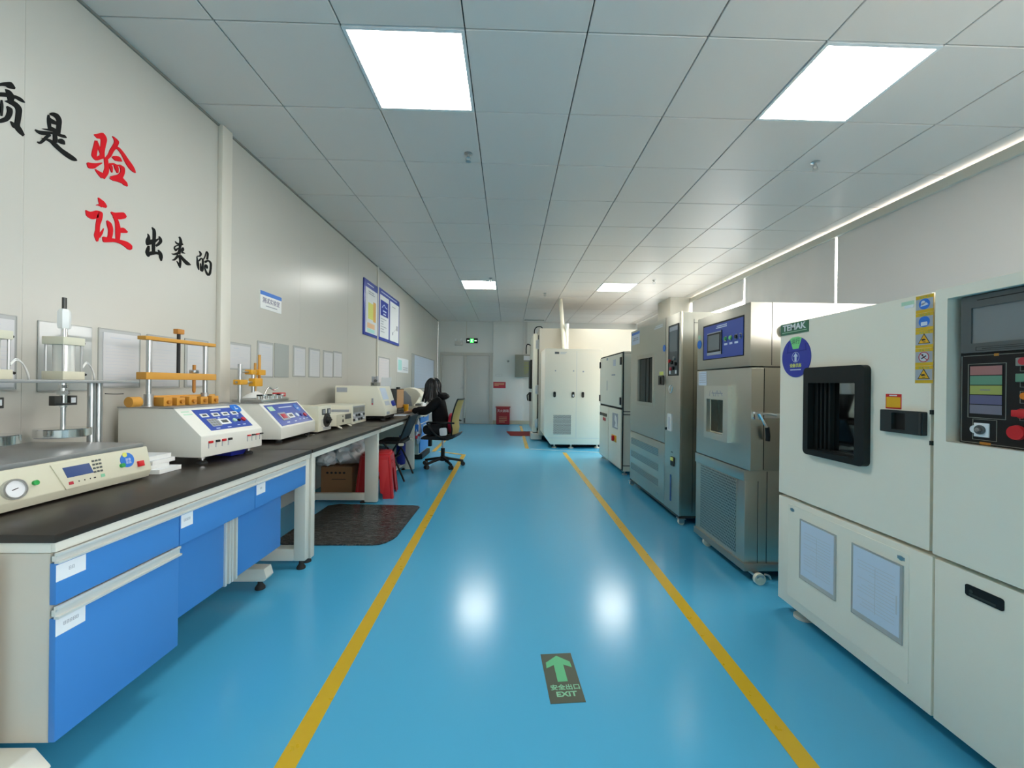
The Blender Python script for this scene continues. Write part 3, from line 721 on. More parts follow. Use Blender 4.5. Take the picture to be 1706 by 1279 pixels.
sleeve(4.874, 5.127, 1.234, 1.55, 'right one of two touching document sleeves above the white analyser', seed=20)
sleeve(6.50, 7.139, 1.046, 1.60, 'pinkish sheet in a sleeve below the blue posters', 'pink_paper', 21)
sleeve(8.75, 11.4, 1.05, 1.82, 'large pale wall chart in a clear sleeve behind the seated person', 'pale_blue', 22)

t = thing('wall_sign', 'small white room sign with blue header bar, above the sleeves', 'sign', (XL, 3.61, 1.80))
M(PL(XL)).box(3.452, 3.767, 1.796, 1.945, 0, 0.004).build('board', 'white', t)
M(PL(XL + 0.004)).box(3.452, 3.767, 1.912, 1.945, 0, 0.001).build('header', 'sticker_blue', t)
text('lettering', '测试实验室', 0.052, 'hmi_violet', t, (XL + 0.0046, 3.61, 1.868), LX, UP)
M(PL(XL + 0.004)).lines(3.53, 3.70, 1.815, 1.835, 1, 0.008, 0, 0.0005).build('print', 'print_grey', t)

def poster(y0, y1, z0, z1, lab, n):
    t = thing('wall_poster', lab, 'poster', (XL, (y0 + y1) / 2, z0), group='blue framed posters')
    M(PL(XL)).box(y0, y1, z0, z1, 0, 0.02, 0.002).build('frame', 'poster_blue', t)
    return t
t = poster(5.83, 6.42, 1.87, 2.68, 'blue bordered poster with yellow bar chart, left of the wall strip', 1)
w = PL(XL + 0.02)
M(w).box(5.885, 6.40, 1.91, 2.57, 0, 0.002).build('sheet', 'poster_paper', t)
w = PL(XL + 0.022)
M(w).box(5.99, 6.21, 2.12, 2.36, 0, 0.001).build('yellow_block', 'poster_lime', t)
M(w).box(6.21, 6.33, 2.10, 2.40, 0, 0.001).build('amber_block', 'poster_amber', t)
M(w).box(5.96, 6.28, 1.985, 2.06, 0, 0.001).build('peach_block', 'poster_peach', t)
M(w).box(5.96, 6.28, 1.925, 1.975, 0, 0.001).build('teal_block', 'poster_teal', t)
M(w).lines(6.0, 6.3, 2.48, 2.54, 2, 0.014, 0, 0.001, 5).box(5.925, 5.93, 2.06, 2.5, 0, 0.001).build('print', 'print_grey', t)
M(PL(XL + 0.02)).lines(5.95, 6.3, 2.605, 2.645, 1, 0.016, 0, 0.001, 5).build('header_print', 'pale_blue', t)
t = poster(6.48, 7.68, 1.87, 2.70, 'wide blue bordered poster in two columns, right of the wall strip', 2)
w = PL(XL + 0.02)
M(w).box(6.53, 7.01, 1.915, 2.60, 0, 0.002).box(7.08, 7.63, 1.915, 2.60, 0, 0.002).build('sheet', 'poster_paper', t)
w = PL(XL + 0.022)
M(w).box(6.56, 6.97, 2.27, 2.52, 0, 0.001).build('blue_block', 'disc_blue', t)
m = M(PL(XL + 0.023)); m.tube([(XL + 0.024, 6.63, 2.40), (XL + 0.024, 6.74, 2.46), (XL + 0.024, 6.80, 2.43), (XL + 0.024, 6.90, 2.42)], 0.006)
m.box(6.68, 6.86, 2.345, 2.365, 0, 0.001).box(6.70, 6.84, 2.295, 2.315, 0, 0.001)
m.build('white_motif', 'pale_blue', t)
M(w).lines(6.58, 6.88, 1.99, 2.24, 6, 0.011, 0, 0.001, 8).lines(7.2, 7.4, 2.50, 2.54, 1, 0.012, 0, 0.001).disc(7.25, 2.05, 0.03, 0, 0.001).box(7.47, 7.57, 2.13, 2.22, 0, 0.001).line(7.27, 2.07, 7.47, 2.16, 0.005, 0, 0.001).build('print', 'print_grey', t)
M(PL(XL + 0.02)).lines(6.6, 7.5, 2.635, 2.67, 1, 0.015, 0, 0.001, 9).build('header_print', 'pale_blue', t)
t = thing('paper_notice', 'small pale green and white notice between the pinkish sheet and wall chart', 'notice', (XL, 8.0, 1.38))
M(PL(XL)).box(7.647, 8.472, 1.38, 1.658, 0, 0.003).build('sheet', 'paper', t)
M(PL(XL + 0.003)).box(7.70, 7.95, 1.42, 1.62, 0, 0.001).build('green_patch', 'poster_teal', t)
M(PL(XL + 0.003)).lines(8.05, 8.4, 1.42, 1.50, 2, 0.014, 0, 0.001, 3).build('print', 'print_grey', t)

# ------------------------------------------------------------------ test chambers on the right
mat('mirror_glass', (0.24, 0.29, 0.30), 0.03, 1.0)
mat('tinted_glass', (0.055, 0.065, 0.06), 0.06, 1.0)

def caster(t, x, y, r=0.032, top=0.10, name='caster', wheel='cream'):
    m = M(); m.box(x - 0.03, x + 0.03, y - 0.03, y + 0.03, top - 0.008, top, 0.002)
    m.cyl((x, y, top - 0.008), (x, y, r * 1.7), 0.014)
    m.box(x - 0.022, x + 0.022, y - 0.02, y - 0.014, r * 0.7, r * 1.9).box(x - 0.022, x + 0.022, y + 0.014, y + 0.02, r * 0.7, r * 1.9)
    c = m.build(name, 'steel', t)
    M().cyl((x, y - 0.013, r), (x, y + 0.013, r), r).build('wheel', wheel, c)
    return c

def foot(t, x, y, h, name='levelling_foot', r=0.03, material='steel'):
    return M().lathe((x, y, 0), [(r, 0), (r, 0.012), (r * 0.55, 0.022), (r * 0.32, 0.026), (r * 0.32, h)]).build(name, material, t)

# --- nearest: white chamber with control tower
t = thing('test_chamber', 'large white test chamber nearest the camera, with black window and control tower', 'test chamber', (2.0, 1.3, 0), group='environmental test chambers')
M().box(1.56, 2.55, 0.42, 2.126, 0.05, 1.508, 0.004).build('body', 'warm_white', t)
d = M(PX(1.56)).ring((1.354, 2.128, 0.620, 1.510), (1.622, 1.897, 0.878, 1.207), 0.0, 0.11, 0.004, 0.012).build('door', 'warm_white', t)
m = M(PX(1.45)); m.ring((1.585, 1.921, 0.860, 1.272), (1.630, 1.889, 0.885, 1.199), 0.0, 0.028, 0.022, 0.004)
wf = m.build('window_frame', 'frame_black', d, 'black raised window frame')
m = M(PX(1.45)).box(1.868, 1.90, 0.87, 1.215, -0.034, -0.004)
for k in range(3):
    m.box(1.805 + 0.021 * k, 1.816 + 0.021 * k, 0.872, 1.212, -0.034, -0.012 + 0.003 * k, 0.002)
m.box(1.615, 1.90, 0.87, 0.893, -0.034, -0.008)
m.build('window_seal', 'frame_black', d)
M(PX(1.45)).box(1.612, 1.905, 0.87, 1.215, -0.045, -0.034).build('window_pane', 'mirror_glass', d)
h = M(PX(1.45)).ring((1.365, 1.527, 1.014, 1.097), (1.428, 1.481, 1.026, 1.088), 0, 0.016, 0.004, 0.002).build('handle', 'handle_grey', d)
M(PX(1.45)).box(1.426, 1.483, 1.02, 1.09, 0.0, 0.003).build('grip_recess', 'black', h)
M(PX(1.45)).box(1.369, 1.376, 1.018, 1.093, 0.016, 0.02).build('latch', 'dark_metal', h)
pl = M(PX(1.45)).box(1.925, 2.124, 1.450, 1.5065, 0, 0.003).build('name_plate', 'logo_green', d)
text('lettering', 'TEMAK', 0.043, 'paper', pl, (1.4465, 2.025, 1.484), RX, UP, bold=0.0012, squeeze=1.18)
M(PX(1.447)).box(1.935, 2.112, 1.4605, 1.4632, 0, 0.0004).build('small_print', 'pale_green', pl)
sd = M(PX(1.45)).disc(2.008, 1.330, 0.101, 0, 0.004, seg=48).build('status_disc', 'disc_blue', d)
M(PX(1.446)).poly([(2.050, 1.425), (1.966, 1.425), (1.988, 1.372), (2.028, 1.372)], 0, 0.0008).poly([(2.050, 1.425), (1.966, 1.425), (1.99, 1.432), (2.03, 1.432)], 0, 0.0008).build('run_window', 'sticker_green', sd)
text('lettering', '运行', 0.030, 'logo_green', sd, (1.4450, 2.008, 1.408), RX, UP)
m = M(PX(1.446)); m.line(2.072, 1.355, 1.935, 1.362, 0.006, 0, 0.0006); m.line(2.068, 1.355, 2.062, 1.40, 0.005, 0, 0.0006); m.line(1.937, 1.36, 1.942, 1.395, 0.007, 0, 0.0006)
m.build('window_outline', 'deep_blue', sd)
m = M(PX(1.446)); m.annulus(2.008, 1.330, 0.026, 0.0245, 0, 0.0007); m.poly([(2.008, 1.352), (1.992, 1.333), (2.001, 1.333), (2.001, 1.308), (2.015, 1.308), (2.015, 1.333), (2.024, 1.333)], 0, 0.0007)
m.build('arrow', 'pale_blue', sd)
text('lettering', '设备状态', 0.0205, 'poster_lime', sd, (1.4455, 2.008, 1.287), RX, UP, bold=0.0005)
M(PX(1.446)).box(1.970, 2.046, 1.264, 1.269, 0, 0.0005).build('small_print', 'pale_blue', sd)
# five warning labels
Z0 = 1.505
symbols = ['gear', 'mask', 'hand', 'no', 'hot']
for k, sname in enumerate(symbols):
    b, tp = Z0 - 0.0618 * (k + 1) + 0.001, Z0 - 0.0618 * k
    y0, y1, c = 1.348, 1.4085, 1.378
    lab = M(PX(1.45)).box(y0, y1, b, tp, 0, 0.001).build('warning_label', 'sign_yellow', d, 'yellow warning label with ' + {'gear': 'blue disc', 'mask': 'white mask on blue disc', 'hand': 'triangle, third from the top', 'no': 'red prohibition circle', 'hot': 'triangle, lowest'}[sname])
    M(PX(1.449)).box(y0 + 0.001, y1 - 0.001, b + 0.011, tp - 0.012, 0, 0.0005).build('grey_field', 'print_grey', lab)
    M(PX(1.449)).box(c - 0.018, c - 0.012, tp - 0.009, tp - 0.004, 0, 0.0005).box(c - 0.008, c - 0.003, tp - 0.009, tp - 0.004, 0, 0.0005).box(c + 0.002, c + 0.007, tp - 0.009, tp - 0.004, 0, 0.0005).box(c + 0.011, c + 0.017, tp - 0.009, tp - 0.004, 0, 0.0005).build('print', 'hmi_olive', lab)
    q = M(PX(1.4485)); cz = (b + tp) / 2 - 0.0005
    if sname in ('gear', 'mask'):
        q.disc(c, cz, 0.019, 0, 0.0005).build('symbol_disc', 'sticker_blue', lab)
        q = M(PX(1.448))
        if sname == 'gear': q.disc(c + 0.004, cz + 0.005, 0.007, 0, 0.0005).poly([(c - 0.014, cz - 0.004), (c + 0.013, cz - 0.008), (c + 0.008, cz + 0.003), (c - 0.008, cz + 0.004)], 0, 0.0005)
        else: q.rbox(c - 0.011, c + 0.011, cz - 0.014, cz - 0.001, 0, 0.0005, 0.002)
        q.build('pictogram', 'pale_blue', lab)
    elif sname == 'no':
        q.disc(c, cz, 0.017, 0, 0.0004).build('symbol_field', 'print_light', lab)
        q = M(PX(1.4481)); q.annulus(c, cz, 0.018, 0.0155, 0, 0.0005); q.line(c + 0.012, cz + 0.012, c - 0.012, cz - 0.012, 0.0025, 0, 0.0005)
        q.build('prohibition_ring', 'red_soft', lab)
        M(PX(1.4479)).line(c - 0.008, cz + 0.004, c + 0.008, cz - 0.006, 0.004, 0, 0.0004).disc(c + 0.004, cz + 0.007, 0.003, 0, 0.0004).build('pictogram', 'print_dark', lab)
    else:
        q.poly([(c - 0.021, cz - 0.015), (c + 0.021, cz - 0.015), (c, cz + 0.021)], 0, 0.0004).build('triangle_border', 'print_dark', lab)
        M(PX(1.4481)).poly([(c - 0.0175, cz - 0.013), (c + 0.0175, cz - 0.013), (c, cz + 0.0165)], 0, 0.0004).build('triangle', 'amber', lab)
        M(PX(1.4477)).poly([(c - 0.008, cz - 0.003), (c + 0.006, cz - 0.005), (c + 0.009, cz + 0.001), (c - 0.002, cz + 0.002)], 0, 0.0004).box(c - 0.006, c + 0.004, cz - 0.010, cz - 0.008, 0, 0.0004).build('pictogram', 'print_dark', lab)
M(PX(1.45)).box(1.415, 1.462, 1.481, 1.495, 0, 0.001).build('green_sticker', 'pale_green', d)
M(PX(1.45)).box(1.417, 1.450, 1.470, 1.481, 0, 0.001).build('white_sticker', 'paper', d)
st = M(PX(1.45)).box(1.458, 1.520, 1.101, 1.157, 0, 0.001).build('caution_sticker', 'red', d)
M(PX(1.449)).box(1.461, 1.517, 1.106, 1.145, 0, 0.0005).build('yellow_field', 'amber', st)
M(PX(1.449)).box(1.475, 1.505, 1.149, 1.153, 0, 0.0005).build('print', 'poster_paper', st)
# lower part
M(PX(1.56)).box(1.343, 2.128, 0.062, 0.604, 0, 0.11, 0.004).build('lower_panel', 'warm_white', t)
ac = M(PX(1.45)).rbox(1.421, 2.052, 0.112, 0.579, 0, 0.003, 0.006).build('access_panel', 'warm_white', t)
for y, z in ((1.45, 0.555), (2.02, 0.555)):
    M(PX(1.447)).disc(y, z, 0.009, 0, 0.002).box(y - 0.014, y + 0.014, z - 0.006, z + 0.006, 0, 0.001).build('quarter_turn_lock', 'steel', ac)
for y0, y1, z0, z1, sd_ in ((1.741, 1.961, 0.240, 0.530, 31), (1.439, 1.659, 0.240, 0.531, 32)):
    p = M(PX(1.447)).box(y0, y1, z0, z1, 0, 0.003).build('document_pocket', 'frosted', ac)
    M(PX(1.447)).outline(y0, y1, z0, z1, 0.002, 0.003, 0.005).build('pocket_rim', 'clear_edge', p)
    M(PX(1.444)).box(y0 + 0.012, y1 - 0.008, z0 + 0.02, z1 - 0.008, 0, 0.001).build('paper', 'pale_blue', p)
    q = M(PX(1.443)); q.lines(y0 + 0.03, y1 - 0.03, z0 + 0.05, z1 - 0.05, 14, 0.002, 0, 0.0003, sd_).box(y0 + 0.11, y0 + 0.112, z0 + 0.05, z1 - 0.06, 0, 0.0003)
    if sd_ == 32: q.box(y0 + 0.020, y0 + 0.026, z0 + 0.10, z0 + 0.17, 0, 0.0004)
    q.build('print', 'print_light', p)
M(PX(1.56)).box(0.42, 1.336, 0.062, 0.604, 0, 0.11, 0.004).build('lower_door', 'warm_white', t)
hp = M(PX(1.45)).rbox(1.142, 1.242, 0.530, 0.566, 0, 0.003, 0.007).build('handle', 'black', t)
M(PX(1.447)).disc(1.225, 0.548, 0.005, 0, 0.001).box(1.16, 1.23, 0.535, 0.541, 0, 0.001).build('grip_lip', 'dark_metal', hp)
# control tower
tw = M(PX(1.56)).ring((0.42, 1.336, 0.620, 1.512), (0.56, 1.298, 1.004, 1.476), 0, 0.118, 0.004, 0.004).build('control_tower', 'warm_white', t)
M(PX(1.442)).box(1.341, 1.349, 0.985, 1.0, -0.01, 0.002).box(1.341, 1.349, 1.09, 1.105, -0.01, 0.002).build('hinge_gap', 'dark_gap', t)
pn = M(PX(1.47)).box(0.57, 1.281, 1.006, 1.474, -0.02, 0.0).build('control_panel', 'black', t, 'black control panel')
m = M(PX(1.47)); m.ring((0.58, 1.275, 1.293, 1.472), (0.66, 1.246, 1.322, 1.434), 0, 0.008, 0.004, 0.002)
bz = m.build('screen_bezel', 'grey_bezel', pn)
M(PX(1.47)).box(0.65, 1.25, 1.318, 1.438, 0, 0.003).build('touch_screen', 'grey_screen', bz)
M(PX(1.462)).outline(0.9, 1.232, 1.298, 1.310, 0.001, 0, 0.0006).box(1.0, 1.215, 1.303, 1.3045, 0, 0.0006).box(1.05, 1.23, 1.455, 1.458, 0, 0.0006).build('bezel_line', 'black', bz)
M(PX(1.47)).outline(1.159, 1.259, 1.088, 1.258, 0.0015, 0, 0.001).outline(1.181, 1.245, 1.020, 1.085, 0.0012, 0, 0.001).box(0.60, 1.272, 1.283, 1.2845, 0, 0.001).box(0.60, 1.276, 1.0095, 1.011, 0, 0.001).box(1.276, 1.2775, 1.010, 1.284, 0, 0.001).build('printed_frame', 'line_grey', pn)
M(PX(1.47)).box(1.178, 1.190, 1.2795, 1.287, 0, 0.0012).box(1.196, 1.225, 1.007, 1.0145, 0, 0.0012).build('gold_mark', 'ochre_dark', pn)
hm = M(PX(1.47)).box(1.167, 1.254, 1.100, 1.251, 0, 0.0008).build('status_window', 'black', pn)
for k, c in enumerate(('hmi_pink', 'hmi_green', 'hmi_olive', 'hmi_violet', 'hmi_grey')):
    z1 = 1.250 - 0.0302 * k
    M(PX(1.4692)).box(1.169, 1.2525, z1 - 0.0275, z1, 0, 0.001).build('status_bar', c, hm)
M(PX(1.4682)).lines(1.198, 1.225, 1.172, 1.180, 1, 0.004, 0, 0.0003).build('print', 'line_grey', hm)
kb = M(PX(1.47)).box(1.199, 1.239, 1.030, 1.073, 0, 0.004, 0.001).disc(1.239, 1.052, 0.012, 0, 0.003).build('selector_plate', 'paper', pn)
M(PX(1.466)).annulus(1.221, 1.052, 0.0145, 0.008, 0, 0.004).build('selector_ring', 'grey_bezel', kb)
M(PX(1.466)).disc(1.221, 1.052, 0.008, 0, 0.012, 0.006).build('selector_knob', 'steel', kb)
es = M(PX(1.47)).disc(1.120, 1.055, 0.012, 0, 0.016).build('emergency_stop', 'grey_bezel', pn)
M(PX(1.454)).disc(1.120, 1.055, 0.0215, 0, 0.008, 0.020, 36).build('mushroom_head', 'red', es, 'red emergency stop head')
for z, kind in ((1.252, 'pink'), (1.206, 'green'), (1.160, 'orange'), (1.110, 'red')):
    M(PX(1.47)).outline(1.06, 1.127, z - 0.021, z + 0.014, 0.0012, 0, 0.001).build('printed_frame', 'line_grey', pn)
    if kind in ('pink', 'green'):
        bt = M(PX(1.47)).box(1.09, 1.130, z - 0.006, z + 0.018, 0, 0.012, 0.002).build('push_button', 'line_grey' if kind == 'pink' else 'hmi_green', pn)
        M(PX(1.458)).disc(1.110, z + 0.007, 0.011, 0, 0.004).build('button_lens', 'red_soft' if kind == 'pink' else 'hmi_green', bt)
    elif kind == 'orange':
        M(PX(1.47)).disc(1.114, z, 0.010, 0, 0.006).build('push_button', 'orange', pn)
    else:
        M(PX(1.47)).cyl((1.47, 1.110, z), (1.452, 1.112, z), 0.014).box(1.095, 1.132, z - 0.010, z + 0.010, 0.008, 0.022, 0.003).build('rotary_switch', 'red', pn)
    M(PX(1.47)).box(1.085, 1.108, z - 0.018, z - 0.013, 0, 0.0008).build('gold_mark', 'ochre_dark', pn)
for x, y in ((1.52, 2.03), (2.45, 2.03), (1.52, 0.55), (2.45, 0.55)):
    foot(t, x, y, 0.06, r=0.045, material='white_trim')
M().box(1.62, 2.5, 0.5, 2.05, 0.012, 0.052).build('base_shade', 'dark_gap', t)  # dark slab put in for the shade under the chamber

# --- second: stainless chamber with blue control panel
t = thing('test_chamber', 'stainless chamber on castors with blue control panel, beside the nearest white one', 'test chamber', (1.9, 2.75, 0), group='environmental test chambers')
M().box(1.45, 2.30, 2.40, 3.085, 1.302, 1.69, 0.004).build('control_housing', 'stainless', t)
M().box(1.535, 2.30, 2.40, 3.085, 0.672, 1.296, 0.003).build('body', 'stainless_side', t)
M().box(1.58, 1.5825, 2.398, 2.40, 1.31, 1.69).box(1.535, 2.3, 2.398, 2.40, 1.296, 1.302).build('side_seam', 'dark_metal', t)
d = M(PX(1.525)).ring((2.385, 3.085, 0.674, 1.294), (2.655, 2.865, 0.862, 1.085), 0, 0.075, 0.006, 0.002).build('door', 'stainless_door', t)
M().box(1.525, 1.537, 2.395, 3.08, 0.68, 1.29).build('door_seal', 'dark_gap', d)
wf = M(PX(1.45)).ring((2.592, 2.909, 0.812, 1.182), (2.650, 2.872, 0.856, 1.090), 0, 0.03, 0.004, 0.002).build('window_frame', 'stainless_bright', d)
M(PX(1.42)).lines(2.655, 2.80, 1.108, 1.155, 1, 0.006, 0, 0.0006).line(2.66, 1.115, 2.69, 1.15, 0.006, 0, 0.0006).line(2.71, 1.11, 2.72, 1.15, 0.006, 0, 0.0006).line(2.75, 1.11, 2.73, 1.15, 0.006, 0, 0.0006).line(2.77, 1.11, 2.79, 1.15, 0.006, 0, 0.0006).line(2.83, 1.11, 2.82, 1.15, 0.006, 0, 0.0006).build('etched_mark', 'print_grey', wf)
M(PX(1.45)).box(2.64, 2.88, 0.85, 1.10, -0.055, -0.05).build('window_pane', 'tinted_glass', d)
M(PX(1.45)).box(2.935, 3.055, 1.185, 1.288, 0, 0.001).build('notice_sticker', 'pale_blue', d)
M(PX(1.449)).lines(2.945, 3.045, 1.20, 1.28, 5, 0.004, 0, 0.0004, 4).build('print', 'print_grey', d)
lt = M().box(1.455, 1.50, 2.352, 2.385, 0.985, 1.03, 0.003).box(1.53, 1.63, 2.385, 2.40, 0.99, 1.02, 0.002).tube([(1.47, 2.36, 1.01), (1.53, 2.365, 1.02), (1.60, 2.38, 1.01)], 0.008, 8).build('latch', 'chrome', t)
M().tube([(1.475, 2.345, 1.02), (1.50, 2.34, 0.97), (1.525, 2.345, 0.93)], 0.007, 8).build('lever', 'chrome', lt)
M().tube([(1.523, 2.345, 0.94), (1.53, 2.347, 0.89), (1.53, 2.35, 0.86)], 0.0125, 10).build('lever_grip', 'black', lt)
cp = M(PX(1.45)).box(2.466, 2.992, 1.370, 1.624, 0, 0.002).build('control_panel', 'black', t)
M(PX(1.448)).box(2.470, 2.976, 1.376, 1.612, 0, 0.002).build('blue_plate', 'panel_blue', cp, 'blue face of the control panel')
sc = M(PX(1.446)).rbox(2.722, 2.918, 1.400, 1.560, 0, 0.004, 0.004).build('screen_bezel', 'print_grey', cp)
M(PX(1.442)).box(2.728, 2.912, 1.420, 1.552, 0, 0.002).box(2.716, 2.722, 1.40, 1.565, -0.003, 0.001).build('screen_border', 'black', sc)
M(PX(1.440)).box(2.742, 2.898, 1.433, 1.541, 0, 0.001).build('touch_screen', 'grey_screen', sc)
for y, c in ((2.665, 'green'), (2.605, 'sticker_green'), (2.540, 'dark_metal'), (2.495, 'panel_blue')):
    b_ = M(PX(1.446)).annulus(y, 1.497, 0.017, 0.011, 0, 0.005).build('button_ring', 'steel', cp)
    M(PX(1.446)).disc(y, 1.497, 0.012, 0, 0.012).build('button', c, b_)
M(PX(1.446)).box(2.65, 2.69, 1.455, 1.468, 0, 0.0005).box(2.59, 2.625, 1.455, 1.468, 0, 0.0005).box(2.525, 2.565, 1.455, 1.468, 0, 0.0005).lines(2.66, 2.80, 1.578, 1.602, 2, 0.007, 0, 0.0005, 2).build('print', 'pale_blue', cp)
M(PX(1.45)).disc(3.05, 1.495, 0.032, 0, 0.003).build('status_disc', 'sticker_blue', t)
M(PX(1.45)).box(3.035, 3.07, 1.535, 1.565, 0, 0.001).build('green_sticker', 'pale_green', t)
M().cyl((1.665, 2.40, 1.52), (1.665, 2.365, 1.52), 0.038).build('cable_port', 'stainless', t)
M().cyl((1.67, 2.364, 1.515), (1.67, 2.3635, 1.515), 0.014).build('port_plug', 'black', t)
M().box(1.45, 2.30, 2.44, 3.085, 0.10, 0.668, 0.003).build('machine_compartment', 'stainless', t)
M(PX(1.45)).box(2.44, 3.09, 0.60, 0.668, 0, 0.006, 0.002).build('header_strip', 'stainless_door', t)
M(PX(1.45)).box(2.535, 3.005, 0.125, 0.592, 0, 0.003, 0.001).build('grille', 'perf_steel', t, 'perforated grille')
M().box(1.53, 1.532, 2.437, 2.44, 0.10, 0.6).box(1.585, 1.588, 2.437, 2.44, 0.10, 0.66).build('side_seam', 'dark_metal', t)
M().box(1.44, 2.31, 2.425, 3.095, 0.055, 0.10, 0.004).build('plinth', 'plinth_steel', t)
for x, y, wy in ((1.505, 2.45, 2.375), (1.478, 3.0, 2.95), (2.24, 2.48, 2.45), (2.24, 3.03, 3.0)):
    c = M().box(x - 0.03, x + 0.03, y - 0.02, y + 0.03, 0.048, 0.056, 0.002).poly([(x - 0.022, wy - 0.012), (x - 0.022, y + 0.02), (x + 0.022, y + 0.02), (x + 0.022, wy - 0.012)], 0.042, 0.056).tube([(x + 0.02, wy - 0.02, 0.07), (x + 0.045, wy - 0.02, 0.062), (x + 0.055, wy - 0.02, 0.04)], 0.006, 8).build('caster', 'steel', t)
    M().cyl((x, wy - 0.011, 0.034), (x, wy + 0.011, 0.034), 0.034).cyl((x, wy - 0.014, 0.034), (x, wy + 0.014, 0.034), 0.016).build('wheel', 'cream', c)

# --- third: tall stainless chamber
t = thing('test_chamber', 'tall stainless chamber on castors with tinted window, third along the right side', 'test chamber', (2.0, 4.1, 0), group='environmental test chambers')
M().box(1.47, 2.45, 3.40, 4.785, 0.075, 1.808, 0.003).build('body', 'stainless_side', t)
M().box(1.565, 1.568, 3.397, 3.40, 0.1, 1.75).box(1.568, 2.4, 3.397, 3.40, 1.715, 1.72).build('side_seam', 'dark_metal', t)
m = M(); m.box(1.60, 1.68, 3.392, 3.40, 0.84, 0.93, 0.002); m.cyl((1.61, 3.392, 0.99), (1.61, 3.388, 0.99), 0.006); m.cyl((1.65, 3.392, 0.99), (1.65, 3.388, 0.99), 0.006)
m.build('side_socket', 'dark_metal', t)
d = M(PX(1.47)).ring((3.722, 4.788, 0.650, 1.812), (4.035, 4.515, 0.995, 1.478), 0, 0.02, 0.004, 0.003).build('door', 'stainless_door', t)
M(PX(1.45)).ring((4.005, 4.545, 0.965, 1.508), (4.045, 4.505, 1.005, 1.468), 0, 0.008, 0.006, 0.003).build('window_frame', 'stainless', d)
M(PX(1.45)).box(4.03, 4.52, 0.99, 1.485, -0.0195, -0.013).build('window_pane', 'tinted_glass', d)
M(PX(1.45)).box(4.195, 4.215, 0.99, 1.48, -0.013, -0.006).box(4.30, 4.31, 0.99, 1.48, -0.013, -0.008).build('window_bar', 'dark_metal', d)
h = M(PX(1.45)).ring((3.755, 3.865, 1.185, 1.275), (3.785, 3.825, 1.195, 1.262), 0, 0.012, 0.004, 0.003).build('handle', 'dark_metal', d)
M(PX(1.45)).box(3.78, 3.83, 1.19, 1.27, 0, 0.002).build('grip_recess', 'black', h)
M(PX(1.45)).box(3.77, 3.865, 1.278, 1.312, 0, 0.001).build('yellow_sticker', 'poster_lime', d)
nt_ = M(PX(1.45)).box(4.475, 4.758, 1.650, 1.79, 0, 0.001).build('notice_sticker', 'pale_blue', d)
M(PX(1.449)).box(4.475, 4.758, 1.762, 1.79, 0, 0.0005).build('header', 'sticker_blue', nt_)
M(PX(1.449)).lines(4.52, 4.72, 1.69, 1.73, 2, 0.012, 0, 0.0005, 6).build('print', 'print_grey', nt_)
M(PX(1.45)).lines(3.80, 4.02, 1.735, 1.77, 2, 0.012, 0, 0.0005, 6).build('maker_print', 'paper', d)
M(PX(1.45)).disc(3.752, 1.530, 0.032, 0, 0.003).build('status_disc', 'sticker_blue', d)
M(PX(1.47)).box(3.392, 3.716, 0.075, 1.812, 0, 0.02, 0.003).build('control_column', 'stainless', t)
cp = M(PX(1.45)).box(3.428, 3.640, 1.268, 1.718, 0, 0.004, 0.001).build('control_panel', 'grey_bezel', t)
M(PX(1.446)).outline(3.428, 3.640, 1.268, 1.718, 0.008, 0, 0.003).build('panel_edge', 'black', cp)
M(PX(1.446)).box(3.45, 3.62, 1.48, 1.66, 0, 0.003).build('controller_screen', 'grey_screen', cp)
M(PX(1.446)).box(3.45, 3.62, 1.665, 1.70, 0, 0.002).build('title_strip', 'print_grey', cp)
for y, z, c in ((3.60, 1.40, 'red'), (3.55, 1.385, 'black'), (3.50, 1.42, 'line_grey'), (3.47, 1.37, 'black'), (3.57, 1.33, 'red_soft'), (3.52, 1.335, 'black')):
    M(PX(1.446)).disc(y, z, 0.016, 0, 0.015).build('button', c, cp)
M(PX(1.446)).box(3.59, 3.62, 1.285, 1.315, 0, 0.002).box(3.46, 3.49, 1.285, 1.315, 0, 0.002).build('gauge_plate', 'paper', cp)
M().tube([(1.45, 3.56, 1.185), (1.425, 3.56, 1.17), (1.42, 3.55, 1.13), (1.43, 3.53, 1.12), (1.435, 3.51, 1.17)], 0.005, 8).build('keys', 'chrome', t)
fl = M(PX(1.45)).rbox(3.545, 3.635, 0.775, 0.930, 0, 0.012, 0.006).build('water_cup', 'white', t)
M(PX(1.438)).rbox(3.575, 3.605, 0.79, 0.90, 0, 0.003, 0.006).build('sight_tube', 'print_light', fl)
M().cyl((1.43, 3.66, 0.79), (1.45, 3.66, 0.79), 0.012).build('drain_knob', 'black', fl)
br = M(PX(1.45)).rbox(3.490, 3.565, 0.475, 0.555, 0, 0.008, 0.008).build('breaker_housing', 'black', t)
M(PX(1.442)).box(3.50, 3.555, 0.52, 0.55, 0, 0.004, 0.001).build('breaker_cover', 'poster_lime', br)
M(PX(1.45)).lines(3.53, 3.57, 0.585, 0.60, 1, 0.01, 0, 0.0005).build('print', 'dark_metal', t)
M(PX(1.45)).rbox(3.556, 3.584, 0.155, 0.390, 0, 0.003, 0.008).build('level_gauge', 'lcd_blue', t)
M(PX(1.47)).box(3.722, 4.788, 0.078, 0.640, 0, 0.02, 0.003).build('lower_panel', 'stainless_door', t)
for z in (0.497, 0.350, 0.205):
    M(PX(1.45)).box(3.875, 4.735, z, z + 0.072, 0, 0.002).build('vent_strip', 'perf_vent', t)
M(PX(1.45)).disc(3.88, 0.14, 0.012, 0, 0.008).build('panel_lock', 'steel', t)
M().box(1.455, 2.45, 3.40, 4.785, 0.055, 0.075).build('plinth', 'dark_metal', t)
